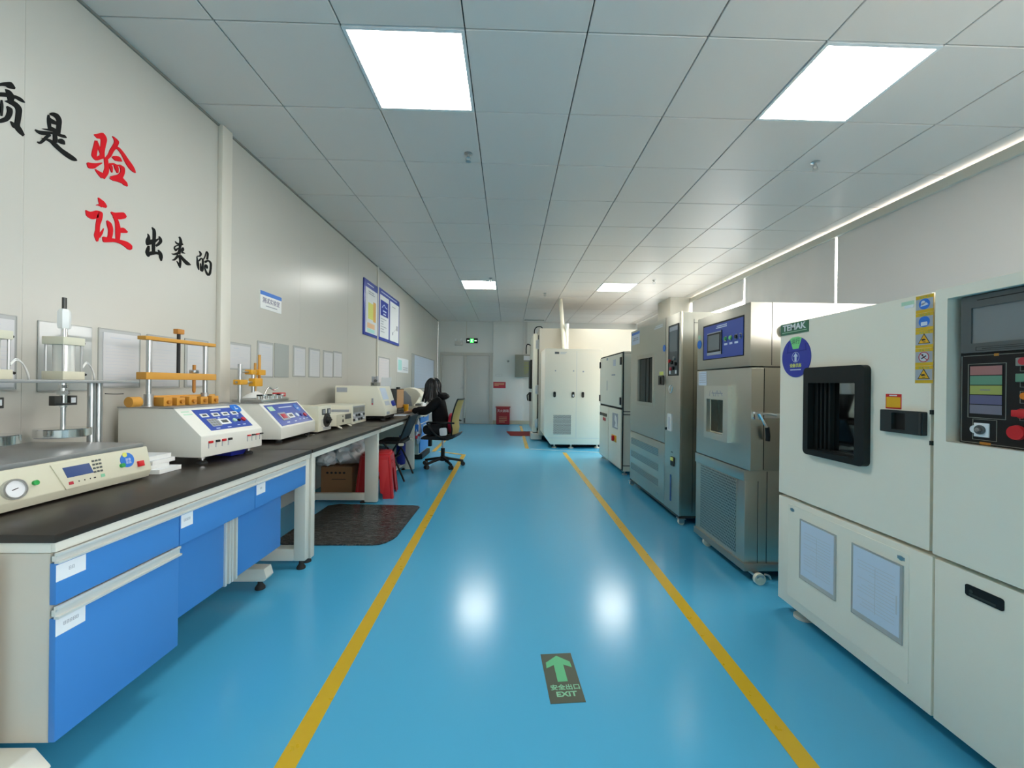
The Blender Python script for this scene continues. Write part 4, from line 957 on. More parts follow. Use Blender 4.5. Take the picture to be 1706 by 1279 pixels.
for x, y in ((1.475, 3.405), (1.463, 4.745), (2.4, 3.44), (2.4, 4.74)):
    caster(t, x, y, 0.026, 0.058)

# --- fourth: pale grey cabinet
t = thing('control_cabinet', 'pale grey cabinet with orange switch, between tall stainless chamber and white walk-in chamber', 'cabinet', (2.0, 5.9, 0))
M().box(1.50, 2.40, 5.262, 6.555, 0.05, 1.628, 0.004).build('body', 'cream', t)
M().box(1.50, 2.4, 5.259, 5.262, 0.79, 0.80).box(1.50, 2.4, 5.259, 5.262, 0.83, 0.84).box(1.50, 2.4, 5.259, 5.262, 0.12, 0.13).box(1.50, 2.4, 5.259, 5.262, 1.60, 1.606).build('side_seam', 'dark_metal', t)
M().box(1.494, 1.502, 5.255, 6.558, 0.06, 1.622).build('gasket', 'dark_gap', t)
ud = M(PX(1.494)).box(5.29, 6.535, 0.885, 1.602, 0, 0.016, 0.003).build('upper_door', 'cream', t)
for y, z in ((5.31, 1.50), (5.31, 0.97), (6.52, 1.50), (6.52, 0.97)):
    M(PX(1.478)).box(y - 0.03, y + 0.03, z - 0.05, z + 0.05, 0, 0.012, 0.002).build('hinge', 'black', ud)
M(PX(1.478)).box(6.05, 6.07, 1.10, 1.25, 0, 0.003).box(5.60, 5.80, 1.315, 1.335, 0, 0.001).box(6.02, 6.10, 1.55, 1.59, 0, 0.004).build('print', 'print_grey', ud)
M(PX(1.478)).box(5.58, 5.72, 1.45, 1.54, 0, 0.001).build('notice_sticker', 'print_light', ud)
M(PX(1.494)).box(5.965, 6.535, 0.075, 0.855, 0, 0.016, 0.003).build('lower_door', 'cream', t)
ld = M(PX(1.494)).box(5.29, 5.945, 0.075, 0.855, 0, 0.016, 0.003).build('lower_door', 'cream', t)
M(PX(1.478)).rbox(5.44, 5.72, 0.58, 0.79, 0, 0.003, 0.01).build('viewing_window', 'print_grey', ld)
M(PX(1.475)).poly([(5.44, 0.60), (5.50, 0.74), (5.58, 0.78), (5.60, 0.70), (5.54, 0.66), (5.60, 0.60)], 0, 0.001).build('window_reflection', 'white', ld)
sw = M(PX(1.478)).box(5.50, 5.75, 0.395, 0.485, 0, 0.006, 0.002).build('main_switch', 'amber', ld)
M(PX(1.472)).disc(5.625, 0.44, 0.038, 0, 0.02).box(5.60, 5.65, 0.405, 0.475, 0.02, 0.03, 0.003).build('switch_knob', 'red', sw)
m = M(PX(1.478))
for k in range(5): m.disc(6.08 + 0.095 * k, 0.725, 0.025, 0, 0.012)
m.build('button_row', 'dark_metal', t)
M(PX(1.478)).disc(6.15, 0.655, 0.025, 0, 0.012).disc(6.24, 0.66, 0.025, 0, 0.012).build('indicator_lights', 'red_soft', t)
for x, y in ((1.54, 5.31), (1.54, 6.50), (2.35, 5.31), (2.35, 6.50)):
    foot(t, x, y, 0.055, r=0.035)

# --- fifth: white walk-in chamber
t = thing('test_chamber', 'white walk-in chamber at the back right, with open-edge door and machine housing', 'test chamber', (1.6, 8.6, 0), group='environmental test chambers')
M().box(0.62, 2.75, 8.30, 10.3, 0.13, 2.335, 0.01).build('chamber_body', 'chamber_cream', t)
m = M(PF(7.45)); m.poly([(0.655, 0.24), (0.775, 0.075), (1.70, 0.075), (1.70, 1.845), (0.655, 1.845)], -0.845, 0.0, 0.006)
hs = m.build('machine_housing', 'warm_white', t)
M(PF(7.45)).box(1.245, 1.249, 0.2, 1.80, 0, 0.001).box(0.70, 1.68, 0.19, 0.194, 0, 0.001).build('panel_seam', 'print_light', hs)
M(PF(7.45)).box(0.826, 1.153, 0.262, 0.622, 0, 0.004).build('vent', 'perf_white', hs, 'perforated vent')
for x in (0.842, 1.187, 1.367):
    h = M(PF(7.45)).rbox(x - 0.023, x + 0.023, 0.945, 1.05, 0, 0.012, 0.02).build('handle', 'black', hs)
    M(PF(7.438)).rbox(x - 0.012, x + 0.012, 0.96, 1.0, 0, 0.006, 0.008).build('lever', 'dark_metal' if x != 1.187 else 'white', h)
M(PF(7.45)).disc(0.855, 1.435, 0.012, 0, 0.008).disc(1.19, 1.435, 0.012, 0, 0.008).disc(1.37, 1.425, 0.015, 0, 0.01).build('key_lock', 'print_grey', hs)
M(PF(7.45)).box(0.84, 0.92, 1.745, 1.785, 0, 0.003).build('name_plate', 'grey_bezel', hs)
M(PF(7.45)).lines(0.94, 1.06, 1.74, 1.79, 2, 0.01, 0, 0.001).build('print', 'print_light', hs)
M().box(0.80, 2.6, 7.6, 10.2, 0.03, 0.13).build('base_shadow', 'dark_gap', t)  # dark block standing in for the shadow beneath chamber and housing
for x, y in ((0.86, 7.56), (1.165, 7.52), (1.66, 7.56), (0.75, 10.1), (2.6, 10.1)):
    foot(t, x, y, 0.14, r=0.05, material='white_trim')
d = M().box(0.505, 0.60, 8.52, 9.95, 0.17, 2.25, 0.012).build('door', 'cream', t)
M().box(0.60, 0.62, 8.55, 9.92, 0.20, 2.22).build('door_gasket', 'black', d)
M().box(0.465, 0.505, 8.85, 9.6, 1.08, 1.72, 0.01).build('window_frame', 'black', d)
for z in (2.02, 1.07, 0.36):
    M().box(0.555, 0.66, 8.49, 8.53, z - 0.085, z + 0.085, 0.004).cyl((0.605, 8.49, z - 0.10), (0.605, 8.49, z + 0.10), 0.018).build('hinge', 'steel', d)
M().box(0.445, 0.51, 9.1, 9.2, 0.80, 1.0, 0.008).tube([(0.45, 9.1, 0.97), (0.41, 9.05, 0.93), (0.42, 9.0, 0.82)], 0.014).build('handle', 'black', d)
M().box(0.47, 0.70, 8.5, 8.85, 0.02, 0.15, 0.006).build('door_step', 'white_trim', t)
M().tube([(0.53, 8.6, 2.20), (0.53, 8.6, 2.33), (0.58, 8.6, 2.40), (0.68, 8.6, 2.40), (0.70, 8.6, 2.33)], 0.012).build('cable_loop', 'black', t)
M().tube([(0.51, 9.6, 2.10), (0.43, 9.6, 2.13), (0.40, 9.6, 2.05), (0.40, 9.6, 1.9)], 0.012).build('cable_loop', 'black', t)
M().cyl((1.08, 8.64, ZC), (1.095, 8.0, 1.845), 0.042).build('exhaust_pipe', 'cream', t)
m = M().cyl((1.165, 8.2, 1.845), (1.165, 8.2, 2.40), 0.034); m.cyl((1.165, 8.2, 2.36), (1.165, 8.2, 2.42), 0.04)
m.build('vent_pipe', 'pilaster', t)

# ------------------------------------------------------------------ laboratory benches on the left
BT = 0.744                                     # bench top height
def worktop(y0, y1, lab, bev=0.004):
    t = M().box(-2.09, -1.255, y0, y1, BT - 0.024, BT, bev).build('worktop', 'worktop')
    tag(t, lab, 'worktop', 'black bench worktops')
worktop(1.155, 2.622, 'near black worktop carrying the beige press and two blue-panel testers')
worktop(2.630, 4.030, 'middle black worktop over the carton and red stool')
worktop(4.036, 6.95, 'far black worktop where the seated person is working')

def black_foot(t, x, y, h=0.06):
    return M().lathe((x, y, 0), [(0.026, 0), (0.026, 0.01), (0.02, 0.02), (0.013, 0.03), (0.011, h)]).build('levelling_foot', 'rubber', t)

t = thing('laboratory_bench', 'pale steel bench carrying the near worktop and blue drawers', 'bench', (-1.7, 1.9, 0), group='pale steel benches under the worktops')
M().box(-1.275, -1.262, 1.163, 2.61, 0.692, 0.72, 0.002).build('front_rail', 'frame_grey', t)
M().box(-2.06, -2.02, 1.16, 2.61, 0.66, 0.72, 0.003).build('rear_rail', 'frame_grey', t)
M().box(-2.0, -1.275, 1.163, 1.20, 0.69, 0.72, 0.002).build('side_rail', 'frame_grey', t)
M().box(-1.46, -1.388, 1.085, 1.145, 0.15, 0.69, 0.006).build('leg', 'frame_grey', t)
M().at(lambda u, v, w: Vector((u, w, v))).poly([(-2.03, 0.075), (-1.27, 0.075), (-1.255, 0.105), (-1.30, 0.157), (-2.03, 0.157)], 1.075, 1.155, 0.006).build('foot_bar', 'frame_grey', t)
M().box(-1.335, -1.265, 2.565, 2.612, 0.055, 0.72, 0.005).build('leg', 'frame_grey', t)
M().box(-2.07, -2.0, 2.565, 2.612, 0.055, 0.72, 0.005).build('leg', 'frame_grey', t)
M().box(-2.0, -1.335, 2.565, 2.612, 0.055, 0.13, 0.005).build('foot_bar', 'frame_grey', t)
M().at(lambda u, v, w: Vector((u, w, v))).poly([(-2.03, 0.055), (-1.36, 0.055), (-1.345, 0.075), (-1.36, 0.125), (-1.40, 0.125), (-2.03, 0.125)], 2.30, 2.37, 0.005).build('foot_bar', 'frame_grey', t)
M().box(-2.07, -2.0, 2.30, 2.37, 0.1, 0.70, 0.005).build('leg', 'frame_grey', t)
for x, y in ((-1.40, 2.335), (-1.30, 2.59), (-2.03, 2.59), (-1.33, 1.115), (-2.0, 1.115), (-1.98, 2.335)):
    black_foot(t, x, y, 0.08)

def pull(t, y0, y1, z0, z1, x=-1.26):
    """aluminium pull profile along the top of a drawer front"""
    m = M(PL(x)); h = z1 - z0
    m.box(y0, y1, z0, z0 + 0.22 * h, -0.004, 0.010, 0.001).box(y0, y1, z0 + 0.22 * h, z1 - 0.28 * h, -0.01, 0.001).box(y0, y1, z1 - 0.28 * h, z1, -0.004, 0.006, 0.001)
    return m.build('pull', 'aluminium', t)
def drawer_label(t, y0, y1, z0, z1, n, x=-1.26):
    l = M(PL(x)).box(y0, y1, z0, z1, 0.009, 0.0105).build('label_card', 'paper', t)
    m = M(PL(x + 0.0105)); c = (y0 + y1) / 2; z = z0 + 0.55 * (z1 - z0)
    for k in range(n):
        a = c + (k - (n - 1) / 2) * 0.0085
        m.outline(a - 0.003, a + 0.003, z - 0.005, z + 0.005, 0.0012, 0, 0.0003).box(a - 0.003, a + 0.003, z - 0.0006, z + 0.0006, 0, 0.0003)
    m.build('print', 'print_grey', l)

t = thing('drawer_cabinet', 'deep blue-fronted drawer cabinet at the near end of the bench', 'drawer cabinet', (-1.6, 1.37, 0.157))
M().box(-2.0, -1.279, 1.166, 1.584, 0.157, 0.688, 0.002).build('carcass', 'cab_grey', t)
for z0, z1, p0, p1 in ((0.544, 0.660, 0.660, 0.690), (0.160, 0.505, 0.505, 0.540)):
    d = M(PL(-1.278)).box(1.164, 1.586, z0, z1, 0, 0.018, 0.0015).build('drawer', 'drawer_blue', t)
    pull(d, 1.162, 1.590, p0, p1)
    if z0 > 0.5: drawer_label(d, 1.164, 1.243, 0.608, 0.655, 2, -1.27)
    else: drawer_label(d, 1.164, 1.243, 0.455, 0.504, 5, -1.27)
t = thing('drawer_unit', 'pair of shallow blue drawers hung under the near worktop', 'drawer unit', (-1.6, 2.07, 0.545))
M().box(-1.95, -1.279, 1.592, 2.552, 0.56, 0.688, 0.002).build('carcass', 'cab_grey', t)
for y0, y1, l0, l1, n in ((1.591, 2.050, 1.595, 1.653, 4), (2.054, 2.553, 2.062, 2.135, 2)):
    d = M(PL(-1.278)).box(y0, y1, 0.541, 0.660, 0, 0.018, 0.0015).build('drawer', 'drawer_blue', t)
    pull(d, y0, y1, 0.660, 0.690)
    drawer_label(d, l0, l1, 0.604, 0.655, n, -1.27)
t = thing('cupboard', 'blue two-door cupboard set back below the shallow drawers', 'cupboard', (-1.6, 2.0, 0.226))
M().box(-1.96, -1.329, 1.61, 2.375, 0.226, 0.558, 0.002).build('carcass', 'cab_grey', t)
for y0, y1, h0, h1 in ((1.612, 1.905, 1.905, 1.945), (1.992, 2.372, 1.950, 1.990)):
    d = M(PL(-1.328)).box(y0, y1, 0.228, 0.556, 0, 0.018, 0.0015).build('door', 'drawer_blue', t)
    M(PL(-1.328)).box(h0, h0 + 0.012, 0.224, 0.556, 0, 0.026, 0.001).box(h1 - 0.012, h1, 0.224, 0.556, 0, 0.026, 0.001).box(h0, h1, 0.224, 0.556, 0, 0.014).build('pull', 'aluminium', d)

def rect_frame(t, y, w=0.05, back=-1.93, shelf=False):
    """closed leg frame across the bench"""
    M().box(-1.395, -1.275, y, y + w, 0.012, 0.72, 0.005).build('leg', 'frame_grey', t)
    M().box(back - 0.04, back + 0.04, y, y + w, 0.012, 0.72, 0.005).build('leg', 'frame_grey', t)
    M().box(back + 0.04, -1.395, y, y + w, 0.030, 0.095, 0.004).build('foot_bar', 'frame_grey', t)
    for x in (-1.42, back):
        M().lathe((x, y + w / 2, 0), [(0.026, 0), (0.026, 0.012), (0.012, 0.02), (0.012, 0.04)]).build('levelling_foot', 'rubber', t)
t = thing('laboratory_bench', 'pale steel bench around the carton under the middle worktop', 'bench', (-1.7, 3.3, 0), group='pale steel benches under the worktops')
M().box(-1.285, -1.262, 2.635, 4.03, 0.685, 0.72, 0.002).build('front_rail', 'frame_grey', t)
M().box(-2.06, -2.02, 2.635, 4.03, 0.66, 0.72, 0.002).build('rear_rail', 'frame_grey', t)
M().box(-2.07, -2.0, 2.66, 2.71, 0.03, 0.72, 0.005).build('leg', 'frame_grey', t)
M().box(-1.345, -1.275, 2.66, 2.71, 0.03, 0.72, 0.005).build('leg', 'frame_grey', t)
M().box(-2.0, -1.345, 2.66, 2.71, 0.03, 0.10, 0.005).build('foot_bar', 'frame_grey', t)
rect_frame(t, 3.975)
for x in (-1.31, -2.03): black_foot(t, x, 2.685, 0.035)
t = thing('laboratory_bench', 'pale steel bench beside the black folding chair, under the far worktop', 'bench', (-1.7, 5.4, 0), group='pale steel benches under the worktops')
M().box(-1.285, -1.262, 4.04, 6.94, 0.685, 0.72, 0.002).build('front_rail', 'frame_grey', t)
M().box(-2.06, -2.02, 4.04, 6.94, 0.66, 0.72, 0.002).build('rear_rail', 'frame_grey', t)
rect_frame(t, 5.50, 0.05)
M().box(-1.93, -1.39, 5.05, 5.50, 0.085, 0.097).build('shelf', 'frame_grey', t)
t = thing('drawer_pedestal', 'blue and white drawer pedestal under the far end of the benches', 'drawer pedestal', (-1.65, 6.6, 0))
M().box(-1.98, -1.375, 6.25, 6.93, 0.08, 0.685, 0.004).build('carcass', 'cream', t)
for z0, z1 in ((0.10, 0.32), (0.34, 0.53), (0.55, 0.675)):
    d = M(PL(-1.375)).box(6.26, 6.92, z0, z1, 0, 0.018, 0.003).build('drawer', 'drawer_blue', t)
    M(PL(-1.357)).box(6.45, 6.73, z1 - 0.04, z1 - 0.02, 0, 0.015, 0.003).build('handle', 'aluminium', d)
M().box(-1.95, -1.33, 6.30, 6.9, 0.0, 0.08, 0.004).build('plinth', 'black', t)

# ------------------------------------------------------------------ instruments on the benches
# --- press with two air cylinders
t = thing('press_tester', 'beige press with pressure gauge, blue display and two air cylinders', 'press', (-1.8, 1.5, BT))
XZ = lambda u, v, w: Vector((u, w, v))
M(XZ).poly([(-2.06, 0.758), (-1.592, 0.752), (-1.580, 0.783), (-1.602, 0.884), (-2.06, 0.884)], 1.165, 1.835, 0.003).build('base', 'beige', t)
M().box(-2.075, -1.605, 1.165, 1.822, 0.884, 0.902, 0.002).build('base_plate', 'plate_steel', t)
fp = PB((-1.580, 0, 0.783), (0, 1, 0), (-0.022, 0, 0.101))     # sloping front, u = world Y, v = height up the slope
g = M(fp).annulus(1.338, 0.038, 0.033, 0.027, 0, 0.012, 36).build('gauge_ring', 'steel', t)
M(fp).disc(1.338, 0.038, 0.0275, 0, 0.008).build('gauge_dial', 'paper', g)
M(fp).line(1.330, 0.036, 1.347, 0.040, 0.0025, 0.008, 0.009).build('gauge_needle', 'print_dark', g)
M(fp).disc(1.400, 0.045, 0.0085, 0, 0.008).build('green_button', 'green', t, 'green push button')
pn = M(fp).poly([(1.452, 0.094), (1.636, 0.100), (1.650, 0.004), (1.486, -0.002)], 0, 0.004, 0.001).build('display_panel', 'beige', t)
M(fp).poly([(1.486, 0.077), (1.578, 0.077), (1.588, 0.038), (1.496, 0.038)], 0.004, 0.005).build('display', 'lcd_blue', pn, 'blue display')
m = M(fp)
for i in range(3):
    for j in range(4): m.box(1.589 + 0.0125 * i, 1.597 + 0.0125 * i, 0.078 - 0.014 * j, 0.085 - 0.014 * j, 0.004, 0.006)
m.build('keypad', 'grey_bezel', pn)
M(fp).box(1.497, 1.512, 0.012, 0.023, 0.004, 0.005).build('red_key', 'red_soft', pn)
M(fp).box(1.612, 1.627, 0.014, 0.026, 0.004, 0.005).build('green_key', 'text_green', pn)
M(fp).box(1.53, 1.533, 0.016, 0.021, 0.004, 0.005).box(1.55, 1.553, 0.016, 0.021, 0.004, 0.005).box(1.57, 1.573, 0.016, 0.021, 0.004, 0.005).box(1.585, 1.592, 0.016, 0.021, 0.004, 0.005).build('indicator_dots', 'print_dark', pn)
sd = M(fp).disc(1.732, 0.060, 0.030, 0, 0.002).build('status_disc', 'sticker_blue', t)
M(fp).disc(1.724, 0.083, 0.010, 0.002, 0.003).build('yellow_dot', 'poster_lime', sd)
text('lettering', '设备\n状态', 0.0125, 'pale_blue', sd, fp(1.735, 0.055, 0.0026), (0, 1, 0), (-0.022, 0, 0.101))
M(fp).disc(1.704, 0.042, 0.0085, 0, 0.010).build('green_button', 'green', t, 'green push button')
M(fp).box(1.772, 1.797, 0.022, 0.046, 0, 0.010, 0.002).build('red_switch', 'red', t, 'red rocker switch')
for x, y in ((-1.62, 1.745), (-2.02, 1.745), (-1.62, 1.22), (-2.02, 1.22)):
    M().cyl((x, y, BT), (x, y, 0.757), 0.021).build('foot', 'rubber', t)
for y in (1.836, 1.868):
    M().cyl((-1.845, y, 0.87), (-1.845, y, 1.162), 0.0135).build('column', 'steel', t)
M().box(-2.0, -1.72, 1.842, 1.876, 0.75, 0.885, 0.003).build('column_bracket', 'plate_steel', t)
M().box(-2.0, -1.70, 1.17, 1.905, 1.162, 1.174, 0.002).build('top_plate', 'plate_steel', t)
for y in (1.728, 1.478):
    x = -1.85
    c = M().cyl((x, y, 1.209), (x, y, 1.318), 0.032, seg=28).build('air_cylinder', 'aluminium', t)
    for z0, z1 in ((1.174, 1.209), (1.318, 1.350)):
        M().box(x - 0.043, x + 0.043, y - 0.043, y + 0.043, z0, z1, 0.003).build('end_cap', 'beige', c)
    for sx in (-1, 1):
        for sy in (-1, 1): M().cyl((x + sx * 0.035, y + sy * 0.035, 1.209), (x + sx * 0.035, y + sy * 0.035, 1.318), 0.004, seg=8).build('tie_rod', 'steel', c)
    M().cyl((x, y, 1.350), (x, y, 1.388), 0.0095).build('piston_rod', 'chrome', c)
    M().lathe((x, y, 1.386), [(0.017, 0), (0.020, 0.005), (0.020, 0.07), (0.016, 0.078), (0.012, 0.082)], 6).build('adjuster_nut', 'white', c)
    M().cyl((x, y, 1.468), (x, y, 1.515), 0.0075).build('threaded_rod', 'dark_metal', c)
    cl = M().box(x - 0.012, x + 0.012, y - 0.043, y - 0.016, 1.072, 1.108, 0.002).box(x - 0.012, x + 0.012, y + 0.016, y + 0.043, 1.072, 1.108, 0.002).box(x - 0.012, x + 0.012, y - 0.043, y + 0.043, 1.068, 1.078, 0.002).build('load_clevis', 'dark_metal', c)
    M().cyl((x, y, 1.06), (x, y, 1.16), 0.012).lathe((x, y, 1.112), [(0.020, 0), (0.020, 0.016)], 6).lathe((x, y, 1.14), [(0.016, 0), (0.016, 0.012)], 6).build('ram', 'chrome', c)
    M().box(x - 0.01, x + 0.01, y - 0.035, y - 0.018, 1.078, 1.10).box(x - 0.01, x + 0.014, y + 0.018, y + 0.035, 1.078, 1.10).build('clevis_pad', 'paper', c)
    M().cyl((x, y, 0.96), (x, y, 1.07), 0.0085).build('shaft', 'steel', c)
    M().lathe((x, y, 0.938), [(0.080, 0), (0.083, 0.003), (0.083, 0.033), (0.080, 0.036)], 40).build('pressure_disc', 'chrome', c)
    M().cyl((x + 0.03, y + 0.047, 1.20), (x + 0.03, y + 0.058, 1.196), 0.005).cyl((x + 0.03, y + 0.043, 1.33), (x + 0.03, y + 0.052, 1.33), 0.005).build('air_fitting', 'black', c)
    for k in range(2):
        M().tube([(x + 0.03, y + 0.045, 1.225 + 0.005 * k), (x + 0.02, y + 0.07, 1.245 + 0.006 * k), (x, y + 0.11, 1.23), (x - 0.02, y + 0.145, 1.19 - 0.01 * k), (x - 0.03, y + 0.15, 1.168)], 0.0026, 8).build('air_hose', 'white', c)
M().tube([(-1.77, 1.82, 1.115), (-1.785, 1.88, 1.112), (-1.79, 1.925, 1.112)], 0.002, 6).build('cable_tie', 'black', t)
# --- white boards stacked on the worktop between the press and the first tester
for k, (x0, x1, y0, y1, rz) in enumerate(((-1.98, -1.60, 1.89, 2.02, 2), (-1.97, -1.64, 1.89, 2.005, -2), (-1.98, -1.63, 1.89, 2.02, 1.5), (-1.99, -1.64, 1.89, 2.015, -2))):
    t = thing('foam_board', ('bottom', 'second from bottom', 'third from bottom', 'top')[k] + ' board of the small white stack beside the beige press', 'board', ((x0 + x1) / 2, (y0 + y1) / 2, BT + 0.0205 * k), math.radians(rz), 'white boards stacked on the worktop', local=True)
    a, b = (x1 - x0) / 2, (y1 - y0) / 2
    M().box(-a, a, -b, b, 0.0005, 0.0195, 0.001).build('core', 'white', t)
    M().box(-a - 0.001, a + 0.001, -b - 0.001, b + 0.001, 0.0195, 0.0203).build('facing_sheet', 'paper', t)

# --- two testers with sloping blue panels
def tester_body(t, W, D, zb, zf, zt, slant, mat_='tester_white'):
    yz = lambda u, v, w: Vector((u, w, v))
    M(yz).poly([(-D, zb), (0, zb), (0, zf), (-slant, zt), (-D, zt)], 0, W, 0.004).build('housing', mat_, t)
    M().box(-D - 0.003, -slant + 0.004, -0.003, W + 0.003, zt - 0.001, zt + 0.006, 0.002).build('top_plate', 'plate_steel', t)
    for x in (-0.04, -D + 0.05):
        for y in (0.05, W - 0.06):
            f = M().cyl((x, y, 0.012), (x, y, zb), 0.009).lathe((x, y, zb - 0.012), [(0.016, 0), (0.016, 0.010)], 6).build('foot_screw', 'chrome', t)
            M().lathe((x, y, 0), [(0.024, 0), (0.024, 0.008), (0.016, 0.016), (0.010, 0.018)]).build('foot_pad', 'rubber', f)
    return PB((0, 0, zf), (0, 1, 0), (-slant, 0, zt - zf)), math.hypot(slant, zt - zf)

def display(parent, f, u, v, w, h, name='counter'):
    b = M(f).rbox(u - w / 2, u + w / 2, v - h / 2, v + h / 2, 0.0015, 0.005, 0.002).build(name, 'white', parent)
    M(f).box(u - w * 0.30, u + w * 0.30, v - h * 0.25, v + h * 0.25, 0.005, 0.0055).build('readout', 'grey_bezel', b)

t = thing('abrasion_tester', 'white tester with blue four-counter panel and wooden clamp frame', 'tester', (-1.56, 2.095, BT), math.radians(-6.9), local=True)
f, SL = tester_body(t, 0.425, 0.47, 0.040, 0.148, 0.288, 0.155)
pn = M(f).box(0.085, 0.375, 0.030, 0.188, 0, 0.0015).build('control_panel', 'panel_blue', t, 'blue control panel')
for u in (0.125, 0.197, 0.262, 0.328): display(pn, f, u, 0.140, 0.045, 0.026)
for u in (0.20, 0.268, 0.333): M(f).box(u - 0.006, u + 0.006, 0.112, 0.118, 0.0015, 0.002).build('print', 'pale_blue', pn)
kp = M(f).rbox(0.115, 0.175, 0.055, 0.112, 0.0015, 0.004, 0.003).build('keypad', 'print_grey', pn)
m = M(f)
for i in range(3):
    for j in range(3): m.box(0.121 + 0.018 * i, 0.134 + 0.018 * i, 0.060 + 0.017 * j, 0.072 + 0.017 * j, 0.004, 0.005)
m.build('keys', 'line_grey', kp)
display(pn, f, 0.212, 0.084, 0.068, 0.042, 'main_counter')
M(f).disc(0.283, 0.084, 0.012, 0.0015, 0.009).build('start_button', 'pale_green', pn)
M(f).disc(0.314, 0.082, 0.009, 0.0015, 0.007).build('toggle', 'black', pn)
M(f).disc(0.347, 0.084, 0.014, 0.0015, 0.010).build('stop_button', 'red_soft', pn)
M(f).box(0.125, 0.15, 0.038, 0.044, 0.0015, 0.002).box(0.20, 0.225, 0.038, 0.044, 0.0015, 0.002).box(0.275, 0.295, 0.045, 0.05, 0.0015, 0.002).box(0.315, 0.335, 0.045, 0.05, 0.0015, 0.002).lines(0.19, 0.26, 0.168, 0.182, 1, 0.006, 0.0015, 0.002).build('print', 'pale_blue', pn)
M(f).lines(0.02, 0.075, 0.15, 0.19, 2, 0.008, 0, 0.0006, 5).build('green_sticker', 'pale_green', t)
sd = M(f).disc(0.372, 0.180, 0.034, 0.0016, 0.004).build('status_disc', 'sticker_blue', t)
M(f).box(0.362, 0.384, 0.168, 0.176, 0.004, 0.0045).poly([(0.366, 0.182), (0.378, 0.182), (0.372, 0.196)], 0.004, 0.0045).build('print', 'pale_blue', sd)
for k, q in enumerate((0.10, 0.205, 0.30, 0.395, 0.72, 0.80, 0.875, 0.95)):
    y = 0.425 * q
    tm = M(PL(0)).box(y, y + 0.022, 0.112 - (0.004 if k < 4 else 0), 0.120, 0, 0.010, 0.002).build('terminal', 'red' if k % 2 == 0 else 'print_dark', t)
    M(PL(0)).box(y, y + 0.004, 0.082, 0.112, 0, 0.0015).build('terminal_shank', 'print_grey', tm)
M().box(-0.20, -0.05, 0.25, 0.36, 0.004, 0.039, 0.003).build('underside_box', 'deep_blue', t)
Z = 0.294
def wpost(y):
    x = -0.335
    p = M().cyl((x, y, Z), (x, y, 0.645), 0.0125).build('guide_post', 'steel', t)
    M().lathe((x, y, Z), [(0.022, 0), (0.022, 0.008), (0.020, 0.01), (0.020, 0.066), (0.0125, 0.067)]).build('post_sleeve', 'plate_steel', p)
wpost(0.035); wpost(0.375)
M().box(-0.36, -0.31, -0.005, 0.425, 0.642, 0.662, 0.004).build('upper_beam', 'ochre', t, 'ochre upper beam')
M().box(-0.365, -0.305, -0.005, 0.425, 0.436, 0.474, 0.004).build('lower_beam', 'ochre', t, 'ochre lower beam')
s_ = M().cyl((-0.335, 0.20, 0.46), (-0.335, 0.20, 0.70), 0.0085).build('lead_screw', 'black', t)
M().box(-0.350, -0.320, 0.18, 0.222, 0.694, 0.722, 0.004).build('screw_knob', 'ochre_dark', s_)
pn2 = M().cyl((-0.335, 0.30, 0.372), (-0.335, 0.30, 0.525), 0.0085, 0.0085).cyl((-0.335, 0.30, 0.36), (-0.335, 0.30, 0.372), 0.005, 0.0085).build('stylus', 'ochre_dark', t)
M().lathe((-0.335, 0.30, 0.476), [(0.022, 0), (0.024, 0.004), (0.024, 0.016), (0.02, 0.02)], 10).build('knurled_nut', 'steel', pn2)
M().cyl((-0.335, -0.065, Z + 0.027), (-0.335, -0.015, Z + 0.027), 0.026).build('clamp_knob', 'ochre', t)
M().box(-0.365, -0.345, 0.06, 0.46, Z, Z + 0.056, 0.003).build('back_bar', 'ochre', t)
for k in range(5):
    y = 0.07 + 0.075 * k
    b = M().box(-0.345, -0.285, y, y + 0.05, Z, Z + 0.048 - 0.004 * (k % 2), 0.004).build('clamp_block', 'ochre', t)
    M().cyl((-0.285, y + 0.025, Z + 0.022), (-0.272, y + 0.025, Z + 0.022), 0.010).build('clamp_screw', 'ochre_dark', b)

t = thing('rubbing_tester', 'white tester with one-counter blue panel, orange clamps and white cone', 'tester', (-1.585, 2.862, BT), math.radians(2.5), local=True)
f, SL = tester_body(t, 0.55, 0.42, 0.028, 0.110, 0.276, 0.150)
pn = M(f).box(0.03, 0.52, 0.012, 0.205, 0, 0.0015).build('control_panel', 'panel_blue', t, 'blue control panel')
M(f).box(0.05, 0.12, 0.150, 0.190, 0.0015, 0.002).build('green_sticker', 'pale_green', pn)
M(f).lines(0.19, 0.40, 0.165, 0.180, 1, 0.009, 0.0015, 0.002, 2).build('print', 'pale_blue', pn)
sw = M(f).rbox(0.105, 0.205, 0.055, 0.125, 0.0015, 0.005, 0.004).build('power_switch', 'print_grey', pn)
M(f).box(0.125, 0.185, 0.07, 0.11, 0.005, 0.008, 0.001).build('switch_rocker', 'red_soft', sw)
display(pn, f, 0.255, 0.088, 0.085, 0.045, 'main_counter')
M(f).disc(0.345, 0.084, 0.018, 0.0015, 0.009).build('start_button', 'pale_blue', pn)
M(f).disc(0.41, 0.080, 0.014, 0.0015, 0.009).build('toggle', 'deep_blue', pn)
M(f).disc(0.465, 0.076, 0.016, 0.0015, 0.011).build('stop_button', 'red_soft', pn)
M(f).box(0.13, 0.17, 0.03, 0.038, 0.0015, 0.002).box(0.245, 0.275, 0.03, 0.038, 0.0015, 0.002).box(0.33, 0.355, 0.04, 0.047, 0.0015, 0.002).box(0.395, 0.42, 0.04, 0.047, 0.0015, 0.002).box(0.45, 0.475, 0.04, 0.047, 0.0015, 0.002).build('print', 'pale_blue', pn)
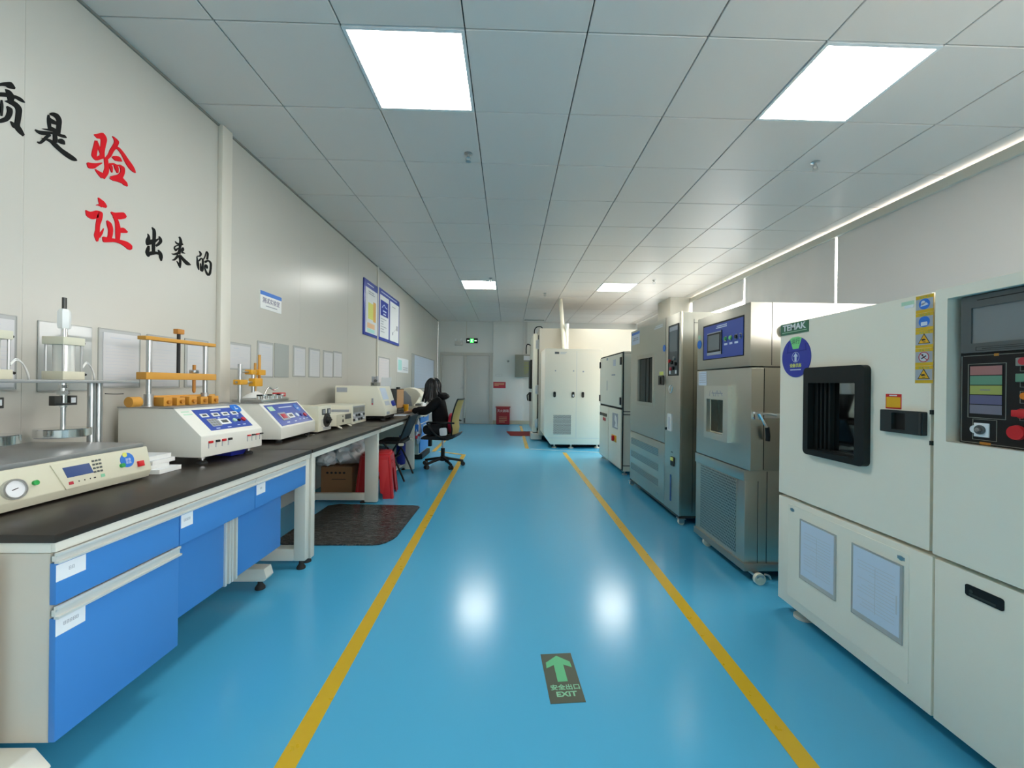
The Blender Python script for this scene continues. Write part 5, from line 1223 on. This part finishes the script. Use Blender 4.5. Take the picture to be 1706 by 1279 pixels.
sd = M(f).disc(0.445, 0.155, 0.036, 0.0016, 0.004).build('status_disc', 'sticker_blue', t)
M(f).box(0.43, 0.46, 0.142, 0.152, 0.004, 0.0045).build('print', 'pale_blue', sd)
Z = 0.283
for x, y, h in ((-0.315, 0.06, 0.27), (-0.315, 0.22, 0.235)):
    M().cyl((x, y, Z), (x, y, Z + h), 0.0135).build('stand_rod', 'steel', t)
M().cyl((-0.315, 0.02, 0.425), (-0.315, 0.30, 0.425), 0.008).cyl((-0.315, 0.05, 0.50), (-0.315, 0.33, 0.50), 0.008).build('cross_rod', 'steel', t)
for y0, y1, z0, z1 in ((0.025, 0.115, 0.407, 0.443), (0.205, 0.305, 0.395, 0.455), (0.155, 0.215, 0.482, 0.518), (0.255, 0.345, 0.480, 0.522)):
    M().box(-0.34, -0.29, y0, y1, z0, z1, 0.006).build('rod_clamp', 'clamp_orange', t)
M().cyl((-0.315, 0.30, 0.42), (-0.315, 0.30, 0.635), 0.010).cyl((-0.315, 0.245, 0.34), (-0.315, 0.245, 0.57), 0.0085).build('probe_rod', 'ochre', t)
M().lathe((-0.305, 0.235, Z), [(0.085, 0.025), (0.075, 0.04), (0.035, 0.062), (0.016, 0.075)]).build('cone', 'white', t)
M().box(-0.36, -0.16, 0.05, 0.44, Z, Z + 0.022, 0.003).build('sample_bed', 'steel', t)
for k in range(6):
    y = 0.07 + 0.062 * k
    b = M().cyl((-0.19, y, Z + 0.022), (-0.19, y, Z + 0.045), 0.014).build('bed_screw', 'chrome', t)
    M().cyl((-0.185, y, Z + 0.045), (-0.185, y, Z + 0.055), 0.018).build('screw_head', 'black' if k % 2 == 0 else 'steel', b)
M().box(-0.27, -0.20, 0.40, 0.47, Z + 0.03, Z + 0.062, 0.004).build('red_block', 'red', t)
M().tube([(-0.30, 0.33, Z + 0.03), (-0.28, 0.36, Z + 0.10), (-0.26, 0.40, Z + 0.085), (-0.25, 0.44, Z + 0.10)], 0.006).build('spring_clip', 'chrome', t)
M().box(-0.12, 0.03, 0.30, 0.48, 0.001, 0.006).build('underside_plate', 'chrome', t)

# --- small power units
t = thing('variable_transformer', 'small beige power unit with a big black dial and two meters', 'power unit', (-1.7, 3.5, BT))
M().box(-1.93, -1.60, 3.435, 3.685, BT + 0.012, 0.972, 0.004).build('housing', 'beige', t)
w = PL(-1.60)
fc = M(w).box(3.450, 3.680, BT + 0.014, 0.968, 0, 0.003).build('front_plate', 'cream', t)
for y in (3.500, 3.600):
    b = M(w).box(y, y + 0.062, 0.895, 0.945, 0.003, 0.008, 0.002).build('meter', 'grey_bezel', fc)
    M(w).box(y + 0.018, y + 0.045, 0.905, 0.935, 0.008, 0.009).build('meter_dial', 'print_grey', b)
k_ = M(w).disc(3.590, 0.845, 0.060, 0.003, 0.014).build('dial_ring', 'print_dark', fc)
M(w).disc(3.590, 0.845, 0.035, 0.014, 0.036, 0.028).box(3.555, 3.625, 0.838, 0.852, 0.03, 0.04, 0.003).build('dial_knob', 'black', k_)
M(w).outline(3.500, 3.530, 0.795, 0.855, 0.004, 0.003, 0.004).lines(3.525, 3.665, 0.765, 0.79, 2, 0.008, 0.003, 0.004, 3).build('print', 'print_grey', fc)
for y in (3.475, 3.655): M().cyl((-1.63, y, BT), (-1.63, y, BT + 0.014), 0.012).cyl((-1.9, y, BT), (-1.9, y, BT + 0.014), 0.012).build('foot', 'rubber', t)
t = thing('bench_meter', 'flat beige meter with dark display standing on a tilted wire foot', 'meter', (-1.7, 3.9, BT))
M().box(-1.90, -1.575, 3.74, 4.09, 0.772, 0.880, 0.004).build('housing', 'cream', t)
fc = M(PL(-1.575)).box(3.745, 4.085, 0.775, 0.877, 0, 0.003).build('front_plate', 'beige', t)
M(PL(-1.572)).box(3.93, 4.07, 0.822, 0.868, 0, 0.003).build('display', 'grey_bezel', fc)
M(PL(-1.572)).box(3.87, 3.885, 0.80, 0.825, 0, 0.006).disc(3.875, 0.855, 0.007, 0, 0.004).build('switch', 'print_dark', fc)
M().tube([(-1.60, 3.79, 0.775), (-1.555, 3.79, 0.752), (-1.555, 3.81, 0.752), (-1.60, 3.81, 0.775)], 0.006, 8, 2).tube([(-1.60, 4.02, 0.775), (-1.555, 4.02, 0.752), (-1.555, 4.04, 0.752), (-1.60, 4.04, 0.775)], 0.006, 8, 2).build('tilt_foot', 'cream', t)
M().box(-1.88, -1.86, 3.76, 4.07, BT, 0.774).build('rear_foot', 'rubber', t)
t = thing('power_supply', 'cream bench power supply with grey front full of small knobs', 'power supply', (-1.75, 4.35, BT))
M().box(-1.98, -1.60, 4.15, 4.53, BT + 0.01, 0.945, 0.004).build('housing', 'cream', t)
M().box(-1.96, -1.62, 4.142, 4.15, 0.86, 0.90).build('side_slot', 'print_grey', t)
fr = M(PL(-1.60)).ring((4.145, 4.535, BT + 0.006, 0.949), (4.17, 4.52, BT + 0.03, 0.93), 0, 0.014, 0.006, 0.003).build('front_frame', 'cream', t)
fc = M(PL(-1.60)).box(4.16, 4.53, BT + 0.02, 0.94, 0, 0.006).build('front_plate', 'print_grey', t)
M(PL(-1.594)).box(4.19, 4.34, 0.865, 0.915, 0, 0.003).box(4.36, 4.50, 0.865, 0.915, 0, 0.003).build('display', 'line_grey', fc)
for k in range(5):
    for j in range(2):
        M(PL(-1.594)).disc(4.20 + 0.07 * k, 0.79 + 0.045 * j, 0.013, 0, 0.014).build('knob', ('print_dark', 'paper', 'grey_bezel')[(k + j) % 3], fc)
for y in (4.18, 4.5): M().cyl((-1.63, y, BT), (-1.63, y, BT + 0.012), 0.012).cyl((-1.95, y, BT), (-1.95, y, BT + 0.012), 0.012).build('foot', 'rubber', t)

# --- big cream analyser
t = thing('spectrum_analyser', 'large cream analyser box with sloping front, on the far worktop', 'analyser', (-1.7, 4.85, BT))
M(XZ).poly([(-1.955, 0.80), (-1.395, 0.80), (-1.392, 0.86), (-1.485, 1.135), (-1.955, 1.14)], 4.60, 5.08, 0.008).build('housing', 'cream', t)
M().box(-1.935, -1.82, 4.594, 4.60, 1.068, 1.118).build('side_vent', 'print_grey', t)
M().box(-1.545, -1.525, 4.592, 4.60, 0.925, 1.0, 0.003).build('side_handle', 'print_grey', t)
M().box(-1.542, -1.528, 4.590, 4.592, 0.93, 0.945).build('red_mark', 'red', t)
ff = PB((-1.392, 0, 0.86), (0, 1, 0), (-0.093, 0, 0.275))
M(ff).box(4.66, 4.86, 0.13, 0.27, 0, 0.004).build('paper_slip', 'pale_blue', t)
M(ff).box(4.68, 4.84, 0.06, 0.11, 0, 0.004).build('front_label', 'print_light', t)
M(ff).disc(4.95, 0.07, 0.035, 0, 0.03).build('front_knob', 'disc_blue', t)
M(PL(-1.393)).box(4.66, 4.76, 0.815, 0.845, 0, 0.004).build('name_plate', 'print_grey', t)
M().box(-1.93, -1.42, 4.64, 5.05, 0.77, 0.802).build('base_plate', 'black', t)
for x in (-1.44, -1.9):
    for y in (4.66, 5.0):
        M().lathe((x, y, BT), [(0.028, 0), (0.03, 0.014), (0.018, 0.028)]).build('foot', 'rubber', t)
t = thing('sampling_device', 'small grey sampling device with two knobs standing on the cream analyser', 'device', (-1.6, 4.95, 1.14))
M().box(-1.655, -1.575, 4.88, 5.0, 1.138, 1.18, 0.004).build('base', 'line_grey', t)
M().box(-1.65, -1.625, 4.9, 4.98, 1.18, 1.25, 0.003).box(-1.60, -1.585, 4.9, 4.96, 1.18, 1.255, 0.003).build('bracket', 'print_grey', t)
M().cyl((-1.59, 4.885, 1.20), (-1.59, 4.86, 1.20), 0.016).cyl((-1.62, 4.885, 1.16), (-1.62, 4.86, 1.16), 0.012).build('knob', 'grey_bezel', t)
t = thing('computer_tower', 'upright black computer tower on the far worktop, behind the analyser', 'computer', (-1.65, 5.5, BT))
M().box(-1.80, -1.575, 5.32, 5.74, BT + 0.008, 1.095, 0.005).build('case', 'black_matt', t)
M(PL(-1.575)).box(5.35, 5.71, BT + 0.03, 1.08, 0, 0.008, 0.003).build('front_bezel', 'black', t)
M().box(-1.79, -1.59, 5.34, 5.36, BT, BT + 0.01).box(-1.79, -1.59, 5.7, 5.72, BT, BT + 0.01).build('foot', 'rubber', t)
tag(M(PB((-1.68, 5.40, 1.0955), (1, 0, 0), (0, 0.25, 1))).box(-0.02, 0.115, 0, 0.155, 0, 0.002).build('paper_sheet', 'paper'), 'white sheet of paper propped upright on the black computer tower', 'paper')
t = thing('monitor', 'thin monitor showing a tan screen, turned toward the seated person', 'monitor', (-1.63, 6.0, BT), math.radians(-10), local=True)
M().box(-0.012, 0.012, -0.17, 0.17, 0.055, 0.345, 0.004).build('casing', 'black', t)
M(PL(0.012)).box(-0.160, 0.158, 0.068, 0.335, 0, 0.002).build('screen', 'tan_screen', t)
M().box(-0.03, -0.01, -0.025, 0.025, 0.01, 0.2, 0.003).build('stand', 'black', t)
M().box(-0.08, 0.05, -0.09, 0.09, 0.0, 0.012, 0.004).build('stand_base', 'black', t)
M().box(-0.02, 0.02, -0.03, 0.03, 0.345, 0.37, 0.004).build('webcam', 'black', t)
t = thing('bench_printer', 'rounded white instrument with curved hood behind the monitor', 'instrument', (-1.6, 6.6, BT))
M().box(-1.80, -1.36, 6.45, 6.82, BT, 0.80, 0.012).build('base', 'white_trim', t)
M(XZ).poly([(-1.78, 0.80), (-1.78, 0.98), (-1.755, 1.055), (-1.70, 1.095), (-1.58, 1.105), (-1.47, 1.075), (-1.405, 1.01), (-1.395, 0.955), (-1.455, 0.94), (-1.475, 0.90), (-1.50, 0.80)], 6.47, 6.80, 0.02).build('hood', 'cream', t)
M(XZ).poly([(-1.76, 0.81), (-1.76, 0.98), (-1.74, 1.04), (-1.64, 1.05), (-1.56, 0.96), (-1.53, 0.81)], 6.464, 6.47, 0.003).build('side_cover', 'print_grey', t)
M().box(-1.50, -1.375, 6.50, 6.77, 0.80, 0.86, 0.008).build('paper_tray', 'white', t)
M().box(-1.49, -1.40, 6.494, 6.50, 0.82, 0.84).box(-1.46, -1.43, 6.494, 6.50, 0.845, 0.853).build('tray_slot', 'grey_bezel', t)
t = thing('cup', 'amber plastic cup beside the tan monitor screen', 'cup', (-1.55, 6.15, BT))
M().lathe((-1.55, 6.15, BT), [(0.030, 0), (0.034, 0.02), (0.038, 0.11), (0.035, 0.11), (0.03, 0.01)]).build('body', 'amber', t)
t = thing('papers', 'loose white papers lying on the worktop before the black tower', 'papers', (-1.45, 5.45, BT))
M(PB((-1.46, 5.45, BT + 0.001), (1, 0.2, 0), (-0.2, 1, 0))).box(-0.09, 0.09, -0.13, 0.13, 0, 0.003).build('sheet', 'paper', t)
M(PB((-1.45, 5.48, BT + 0.004), (1, -0.3, 0), (0.3, 1, 0))).box(-0.08, 0.08, -0.10, 0.10, 0, 0.002).build('sheet', 'pale_blue', t)

# ------------------------------------------------------------------ under and beside the benches
from mathutils import noise

def blob(c, r, amp, freq, seed=0, sub=4, flat=None):
    m = M()
    bmesh.ops.create_icosphere(m.bm, subdivisions=sub, radius=1.0)
    for v in m.bm.verts:
        n = v.co.normalized()
        d = noise.noise(n * freq + Vector((seed, 0, 0))) + 0.5 * noise.noise(n * freq * 2.3 + Vector((0, seed, 0))) + 0.35 * abs(noise.noise(n * freq * 5 + Vector((0, 0, seed))))
        p = n * (1 + amp * d)
        p = Vector((p.x * r[0], p.y * r[1], p.z * r[2])) + Vector(c)
        if flat is not None and p.z < flat: p.z = flat
        v.co = p
    return m

t = thing('cardboard_box', 'brown cardboard box on the floor under the middle worktop', 'box', (-1.69, 4.35, 0), group='boxes under the benches')
m = M().ring((-1.90, -1.585, 4.16, 4.52), (-1.893, -1.592, 4.167, 4.513), 0.0, 0.315, 0.004, 0.003); m.box(-1.895, -1.59, 4.165, 4.515, 0.0, 0.006)
m.build('carton', 'carton', t)
M().box(-1.90, -1.74, 4.165, 4.515, 0.313, 0.317).box(-1.74, -1.585, 4.165, 4.515, 0.315, 0.319).build('top_flap', 'carton', t)
q = M(PF(4.16))
for k in range(5):
    a = -1.835 + 0.042 * k
    q.disc(a, 0.255, 0.012, 0, 0.001, seg=6).box(a - 0.014, a + 0.014, 0.251, 0.259, 0, 0.001)
q.lines(-1.79, -1.65, 0.175, 0.205, 1, 0.006, 0, 0.001)
q.build('print', 'print_dark', t)
tag(blob((-1.70, 4.38, 0.455), (0.16, 0.19, 0.15), 0.35, 1.7, 3, flat=0.322).build('plastic_bag', 'plastic_bag'), 'crumpled clear plastic bag heaped on the cardboard box', 'plastic bag', 'plastic bags under the benches')
tag(blob((-1.86, 4.21, 0.395), (0.10, 0.10, 0.08), 0.3, 2.0, 9, flat=0.322).build('plastic_bag', 'plastic_bag'), 'small folded plastic bag at the left on the cardboard box', 'plastic bag', 'plastic bags under the benches')

def red_stool(loc, rz, lab):
    t = thing('plastic_stool', lab, 'stool', loc, rz, local=True)
    m = M(); m.rbox(-0.135, 0.135, -0.135, 0.135, 0.425, 0.452, 0.035, 0.006); m.ring((-0.15, 0.15, -0.15, 0.15), (-0.138, 0.138, -0.138, 0.138), 0.39, 0.43, 0.035, 0.03)
    m.build('seat', 'stool_red', t)
    for k in range(4):
        a = math.pi / 2 * k
        R = Matrix.Rotation(a, 3, 'Z')
        o = R @ Vector((0, -0.185, 0)); U = R @ Vector((1, 0, 0)); V = R @ Vector((0, 0.043, 0.43))
        pts = [(-0.185, 0), (-0.085, 0), (-0.085, 0.05), (-0.058, 0.06), (-0.045, 0.27), (0, 0.30), (0.045, 0.27), (0.058, 0.06), (0.085, 0.05), (0.085, 0), (0.185, 0), (0.145, 0.432), (-0.145, 0.432)]
        M(PB(o, U, V)).poly(pts, -0.008, 0.0, 0.002).ring((-0.045, 0.045, 0.335, 0.375), (-0.035, 0.035, 0.343, 0.367), 0, 0.004, 0.015, 0.012).build('side_panel', 'stool_red', t)
    for sx in (-1, 1):
        for sy in (-1, 1):
            M().cyl((sx * 0.175, sy * 0.175, 0), (sx * 0.135, sy * 0.135, 0.42), 0.016, 0.014, 12).build('leg', 'stool_red', t)
    return t
red_stool((-1.375, 4.30, 0), math.radians(8), 'red plastic stool tucked against the bench leg')

# black folding chair facing the bench
t = thing('folding_chair', 'black folding chair pushed in under the far worktop', 'chair', (-1.36, 5.08, 0))
for y in (4.86, 5.30):
    M().tube([(-1.235, y, 0.0), (-1.37, y, 0.30), (-1.50, y, 0.47)], 0.011, 10, 3).build('leg', 'black', t)
    M().tube([(-1.56, y + 0.02, 0.0), (-1.42, y + 0.02, 0.30), (-1.30, y + 0.02, 0.50), (-1.185, y + 0.02, 0.79)], 0.011, 10, 4).build('frame', 'black', t)
    M().box(-1.31, -1.25, y - 0.012, y + 0.03, 0.425, 0.455, 0.008).build('joint_cover', 'white_trim', t)
M().rbox(-1.57, -1.27, 4.87, 5.29, 0.445, 0.475, 0.04, 0.006).build('seat', 'black_matt', t)
M(PB((-1.295, 4.885, 0.50), (0, 1, 0), (0.115, 0, 0.29))).rbox(0, 0.40, 0.0, 0.305, -0.008, 0.010, 0.02, 0.004).build('backrest', 'navy_fabric', t)
M().cyl((-1.40, 4.86, 0.25), (-1.40, 5.30, 0.25), 0.008).build('stretcher', 'black', t)
M().cyl((-1.52, 4.88, 0.09), (-1.52, 5.32, 0.09), 0.008).build('stretcher', 'black', t)
# clutter under the far worktop
t = thing('storage_box', 'pale grey storage box behind the black folding chair', 'box', (-1.7, 5.3, 0.097), group='boxes under the benches')
M().box(-1.90, -1.60, 5.10, 5.48, 0.098, 0.30, 0.01).build('body', 'print_light', t)
M().box(-1.91, -1.59, 5.09, 5.49, 0.30, 0.325, 0.006).build('lid', 'pale_blue', t)
tag(M().lathe((-1.43, 5.43, 0.098), [(0.055, 0), (0.06, 0.02), (0.06, 0.30), (0.04, 0.34), (0.025, 0.36), (0.025, 0.38)]).build('blue_bottle', 'deep_blue'), 'dark blue bottle standing on the shelf between chair and bench leg', 'bottle')
t = thing('parts_tray', 'tray of small metal parts on the low shelf under the far worktop', 'tray', (-1.47, 5.2, 0.098))
M().ring((-1.49, -1.40, 5.07, 5.27), (-1.485, -1.405, 5.075, 5.265), 0.098, 0.13, 0.004, 0.003).box(-1.488, -1.402, 5.072, 5.268, 0.098, 0.102).build('rim', 'print_grey', t)
rr = random.Random(5); m = M()
for k in range(24):
    x, y = -1.445 + rr.uniform(-0.03, 0.03), 5.17 + rr.uniform(-0.08, 0.08)
    m.cyl((x, y, 0.103 + rr.uniform(0, 0.03)), (x + rr.uniform(-0.02, 0.02), y + rr.uniform(-0.02, 0.02), 0.112 + rr.uniform(0, 0.02)), 0.008, seg=8)
o = m.build('metal_parts', 'grey_bezel', t); o['kind'] = 'stuff'
t = thing('shopping_bag', 'colourful blue, white and red plastic bag hanging at the bench corner', 'bag', (-1.275, 5.74, 0.34))
blob((-1.275, 5.74, 0.495), (0.045, 0.075, 0.155), 0.25, 1.6, 4, 3).build('bag_body', 'pale_blue', t)
M().tube([(-1.275, 5.69, 0.60), (-1.274, 5.71, 0.655), (-1.273, 5.74, 0.681), (-1.274, 5.77, 0.655), (-1.275, 5.79, 0.60)], 0.007).build('bag_handle', 'pale_blue', t)
M(PF(5.675)).rbox(-1.30, -1.255, 0.50, 0.60, -0.01, 0.008, 0.01).build('blue_print', 'sticker_blue', t)
M(PF(5.675)).rbox(-1.295, -1.265, 0.40, 0.45, -0.01, 0.008, 0.01).disc(-1.25, 0.455, 0.016, -0.015, 0.01).build('red_print', 'red_soft', t)

# ------------------------------------------------------------------ office chair
t = thing('office_chair', 'office chair with yellow mesh back and black five-star base', 'chair', (-0.93, 5.78, 0), math.radians(-6), local=True)
for k in range(5):
    a = math.radians(20 + 72 * k); c, s = math.cos(a), math.sin(a)
    M().tube([(0.03 * c, 0.03 * s, 0.115), (0.16 * c, 0.16 * s, 0.095), (0.285 * c, 0.285 * s, 0.068)], 0.019, 10).build('base_leg', 'black', t)
    w = M().cyl((0.285 * c - 0.026 * s, 0.285 * s + 0.026 * c, 0.03), (0.285 * c - 0.008 * s, 0.285 * s + 0.008 * c, 0.03), 0.03)
    w.cyl((0.285 * c + 0.008 * s, 0.285 * s - 0.008 * c, 0.03), (0.285 * c + 0.026 * s, 0.285 * s - 0.026 * c, 0.03), 0.03)
    w.cyl((0.285 * c, 0.285 * s, 0.03), (0.285 * c, 0.285 * s, 0.075), 0.01).build('caster', 'rubber', t)
M().lathe((0, 0, 0.08), [(0.04, 0), (0.04, 0.06), (0.028, 0.07), (0.028, 0.18)]).build('column_sleeve', 'black', t)
M().cyl((0, 0, 0.22), (0, 0, 0.39), 0.016).build('gas_column', 'chrome', t)
M().box(-0.12, 0.10, -0.07, 0.07, 0.375, 0.41, 0.01).box(-0.17, -0.13, -0.15, -0.08, 0.30, 0.40, 0.006).build('tilt_mechanism', 'black', t)
m = M(lambda u, v, w: Vector((u, w, v)))
m.poly([(-0.25, 0.405), (-0.10, 0.40), (0.12, 0.402), (0.20, 0.425), (0.235, 0.47), (0.225, 0.48), (0.17, 0.452), (-0.10, 0.445), (-0.22, 0.45), (-0.25, 0.43)], -0.225, 0.225, 0.012)
m.build('seat', 'black_matt', t)
m = M(); n = 14
prof = [(0.205, 0.47), (0.215, 0.55), (0.205, 0.62), (0.215, 0.72), (0.25, 0.86), (0.285, 0.96)]
P = smooth([Vector((x, 0, z)) for x, z in prof], 3)
rows = []
for i, p in enumerate(P):
    hw = 0.19 + 0.025 * math.sin(math.pi * i / (len(P) - 1))
    rows.append([Vector((p.x - 0.035 * (2 * j / n - 1) ** 2 + 0.0, hw * (2 * j / n - 1), p.z)) for j in range(n + 1)])
vv = [q for r in rows for q in r] + [q + Vector((0.006, 0, 0)) for r in rows for q in r]
N0 = len(rows) * (n + 1); fc = []
for i in range(len(rows) - 1):
    for j in range(n):
        a = i * (n + 1) + j
        fc += [(a, a + 1, a + n + 2, a + n + 1), (N0 + a + n + 1, N0 + a + n + 2, N0 + a + 1, N0 + a)]
m._faces(vv, fc)
bk = m.build('mesh_back', 'mesh_yellow', t)
for j in (0, n):
    M().tube([r[j] for r in rows], 0.010, 8, 1).build('back_frame', 'black', t)
M().tube([rows[-1][j] + Vector((0.004, 0, 0)) for j in range(n + 1)], 0.011, 8, 1).build('back_frame', 'black', t)
M().tube([rows[0][j] for j in range(n + 1)], 0.010, 8, 1).build('back_frame', 'black', t)
for s in (-1, 1):
    M().tube([(0.10, s * 0.235, 0.425), (-0.02, s * 0.265, 0.47), (-0.13, s * 0.265, 0.60), (-0.15, s * 0.262, 0.635), (-0.10, s * 0.262, 0.645), (0.12, s * 0.25, 0.642), (0.21, s * 0.21, 0.635)], 0.012, 10).build('armrest', 'black', t)
tag(blob((-0.805, 5.735, 0.615), (0.052, 0.14, 0.15), 0.12, 1.6, 2, 4).build('cushion', 'cushion_red'), 'bright red cushion wedged between the person and the chair back', 'cushion')
tag(M(PB((-0.935, 5.545, 0.458), (1, -0.1, 0.12), (-0.1, 0, 1))).rbox(0, 0.10, 0.0, 0.105, -0.025, 0.0, 0.02, 0.006).build('tissue_pack', 'paper'), 'white paper pack lying on the office chair seat', 'pack')

# ------------------------------------------------------------------ seated person
def skin_mesh(name, nodes, edges, material, parent, sub=2, root=0):
    """nodes: {key: ((x, y, z), radius or (rx, ry))} grown into one continuous surface"""
    keys = list(nodes); idx = {k: i for i, k in enumerate(keys)}
    me = bpy.data.meshes.new(name + '_skeleton')
    me.from_pydata([nodes[k][0] for k in keys], [(idx[a], idx[b]) for a, b in edges], [])
    tmp = bpy.data.objects.new(name + '_tmp', me)
    COL.objects.link(tmp)
    tmp.modifiers.new('skin', 'SKIN')
    for i, k in enumerate(keys):
        r = nodes[k][1]
        d = me.skin_vertices[0].data[i]
        d.radius = (r, r) if isinstance(r, (int, float)) else r
        d.use_root = (i == root)
    sb = tmp.modifiers.new('sub', 'SUBSURF'); sb.levels = sub; sb.render_levels = sub
    dg = bpy.context.evaluated_depsgraph_get()
    out = bpy.data.meshes.new_from_object(tmp.evaluated_get(dg))
    out.name = name
    bpy.data.objects.remove(tmp); bpy.data.meshes.remove(me)
    out.materials.clear()
    return link_mesh(name, out, material, parent, None, 180)

t = thing('person', 'person with long black hair in a dark coat, seated and leaning over the bench', 'person', (-0.93, 5.76, 0.45))
yc = 5.76
B = {'pelvis': ((-0.955, yc, 0.55), 0.080), 'belly': ((-0.965, yc, 0.68), 0.070), 'chest': ((-0.965, yc, 0.86), 0.075), 'neckbase': ((-1.015, yc, 0.985), 0.042), 'neck': ((-1.045, yc, 1.03), 0.042),
     'skull_low': ((-1.085, yc, 1.09), 0.066), 'skull': ((-1.085, yc, 1.155), 0.084), 'crown': ((-1.08, yc, 1.215), 0.052),
     'sh_n': ((-0.985, yc - 0.155, 0.935), 0.040), 'el_n': ((-1.135, yc - 0.20, 0.785), 0.040), 'wr_n': ((-1.335, yc - 0.10, 0.797), 0.026), 'pa_n': ((-1.385, yc - 0.085, 0.778), (0.034, 0.015)),
     'sh_f': ((-0.985, yc + 0.155, 0.935), 0.040), 'el_f': ((-1.15, yc + 0.20, 0.79), 0.040), 'wr_f': ((-1.335, yc + 0.10, 0.797), 0.026), 'pa_f': ((-1.385, yc + 0.08, 0.778), (0.034, 0.015)),
     'hip_n': ((-0.965, yc - 0.09, 0.535), 0.066), 'kn_n': ((-1.17, yc - 0.15, 0.535), 0.055), 'an_n': ((-1.03, yc + 0.02, 0.495), 0.034), 'to_n': ((-1.08, yc + 0.12, 0.49), 0.028),
     'hip_f': ((-0.965, yc + 0.09, 0.535), 0.066), 'kn_f': ((-1.17, yc + 0.16, 0.535), 0.055), 'an_f': ((-1.07, yc + 0.02, 0.555), 0.034), 'to_f': ((-1.11, yc - 0.08, 0.555), 0.028)}
E_ = [('pelvis', 'belly'), ('belly', 'chest'), ('chest', 'neckbase'), ('neckbase', 'neck'), ('neck', 'skull_low'), ('skull_low', 'skull'), ('skull', 'crown')]
for q in 'nf':
    E_ += [('chest', 'sh_' + q), ('sh_' + q, 'el_' + q), ('el_' + q, 'wr_' + q), ('wr_' + q, 'pa_' + q), ('pelvis', 'hip_' + q), ('hip_' + q, 'kn_' + q), ('kn_' + q, 'an_' + q), ('an_' + q, 'to_' + q)]
for q, s in (('n', -1), ('f', 1)):          # fingers and thumb, curled down onto what the hands rest on
    px, py, pz = B['pa_' + q][0]
    for k in range(4):
        o = (k - 1.5) * 0.0175
        L = (0.030, 0.036, 0.034, 0.026)[k]
        a, b = 'f%d%s' % (k, q), 'g%d%s' % (k, q)
        B[a] = ((px - 0.035, py + o, pz + 0.004), 0.009); B[b] = ((px - 0.035 - L, py + o * 1.1, pz - 0.014), 0.0075)
        E_ += [('pa_' + q, a), (a, b)]
    B['t1' + q] = ((px - 0.005, py - s * 0.036, pz - 0.002), 0.010); B['t2' + q] = ((px - 0.038, py - s * 0.046, pz - 0.012), 0.0085)
    E_ += [('pa_' + q, 't1' + q), ('t1' + q, 't2' + q)]
body = skin_mesh('body', B, E_, 'skin', t)
# face
M().ball((-1.170, yc, 1.110), (0.016, 0.012, 0.018)).build('nose', 'skin', body)
for s in (-1, 1):
    M().ball((-1.158, yc + s * 0.030, 1.135), (0.008, 0.013, 0.008), 12).build('eye', 'white', body)
    M().ball((-1.165, yc + s * 0.030, 1.134), (0.003, 0.006, 0.006), 10).build('iris', 'black', body)
    M().ball((-1.075, yc + s * 0.086, 1.115), (0.018, 0.010, 0.028), 12).build('ear', 'skin', body)
M().ball((-1.158, yc, 1.075), (0.008, 0.022, 0.006), 12).build('mouth', 'red_soft', body)
# coat
Cn = {k: B[k] for k in ('pelvis', 'belly', 'chest', 'neckbase', 'sh_n', 'el_n', 'wr_n', 'sh_f', 'el_f', 'wr_f')}
grow = {'pelvis': 0.128, 'belly': 0.128, 'chest': 0.138, 'neckbase': 0.085, 'sh_n': 0.072, 'el_n': 0.060, 'wr_n': 0.043, 'sh_f': 0.072, 'el_f': 0.060, 'wr_f': 0.043}
Cn = {k: (v[0], grow[k]) for k, v in Cn.items()}
skin_mesh('coat', Cn, [e for e in E_ if e[0] in Cn and e[1] in Cn], 'coat', t)
blob((-0.935, yc, 0.995), (0.085, 0.105, 0.055), 0.18, 1.8, 5, 3).build('hood', 'coat', t)
Tn = {k: B[k] for k in ('pelvis', 'hip_n', 'kn_n', 'an_n', 'hip_f', 'kn_f', 'an_f')}
grow = {'pelvis': 0.118, 'hip_n': 0.092, 'kn_n': 0.068, 'an_n': 0.048, 'hip_f': 0.092, 'kn_f': 0.068, 'an_f': 0.048}
Tn = {k: (v[0], grow[k]) for k, v in Tn.items()}
skin_mesh('trousers', Tn, [e for e in E_ if e[0] in Tn and e[1] in Tn], 'trouser', t)
for q in 'nf':
    a, b = Vector(B['an_' + q][0]), Vector(B['to_' + q][0])
    M().tube([a, a.lerp(b, 0.5) + Vector((0, 0, 0.008)), b + (b - a) * 0.3], 0.038, 12).build('shoe', 'black', t)
# long hair: cap plus hanging locks that hide the cheek
m = M(); m.ball((-1.072, yc, 1.158), (0.096, 0.094, 0.096), 24)
rr = random.Random(8)
for k in range(72):
    a = math.radians(-158 + 316 * k / 71.0)           # 0 = backwards (+X), sides and cheeks covered, face open to the bench
    c, s = math.cos(a), math.sin(a)
    L = 0.92 + rr.uniform(-0.02, 0.07) + (0.05 if abs(a) < 1.0 else 0)
    j = rr.uniform(-0.006, 0.010)
    x0, y0 = -1.072 + 0.055 * c, yc + 0.055 * s
    m.tube([(-1.07, yc, 1.244), (x0, y0, 1.236), (-1.072 + (0.096 + j) * c, yc + (0.094 + j) * s, 1.165), (-1.078 + (0.102 + j) * c, yc + (0.100 + j) * s, 1.07), (-1.085 + (0.112 + 2 * j) * c + rr.uniform(-0.012, 0.012), yc + (0.108 + 2 * j) * s, L)], rr.uniform(0.007, 0.011), 6, 4)
m.build('hair', 'hair', t)
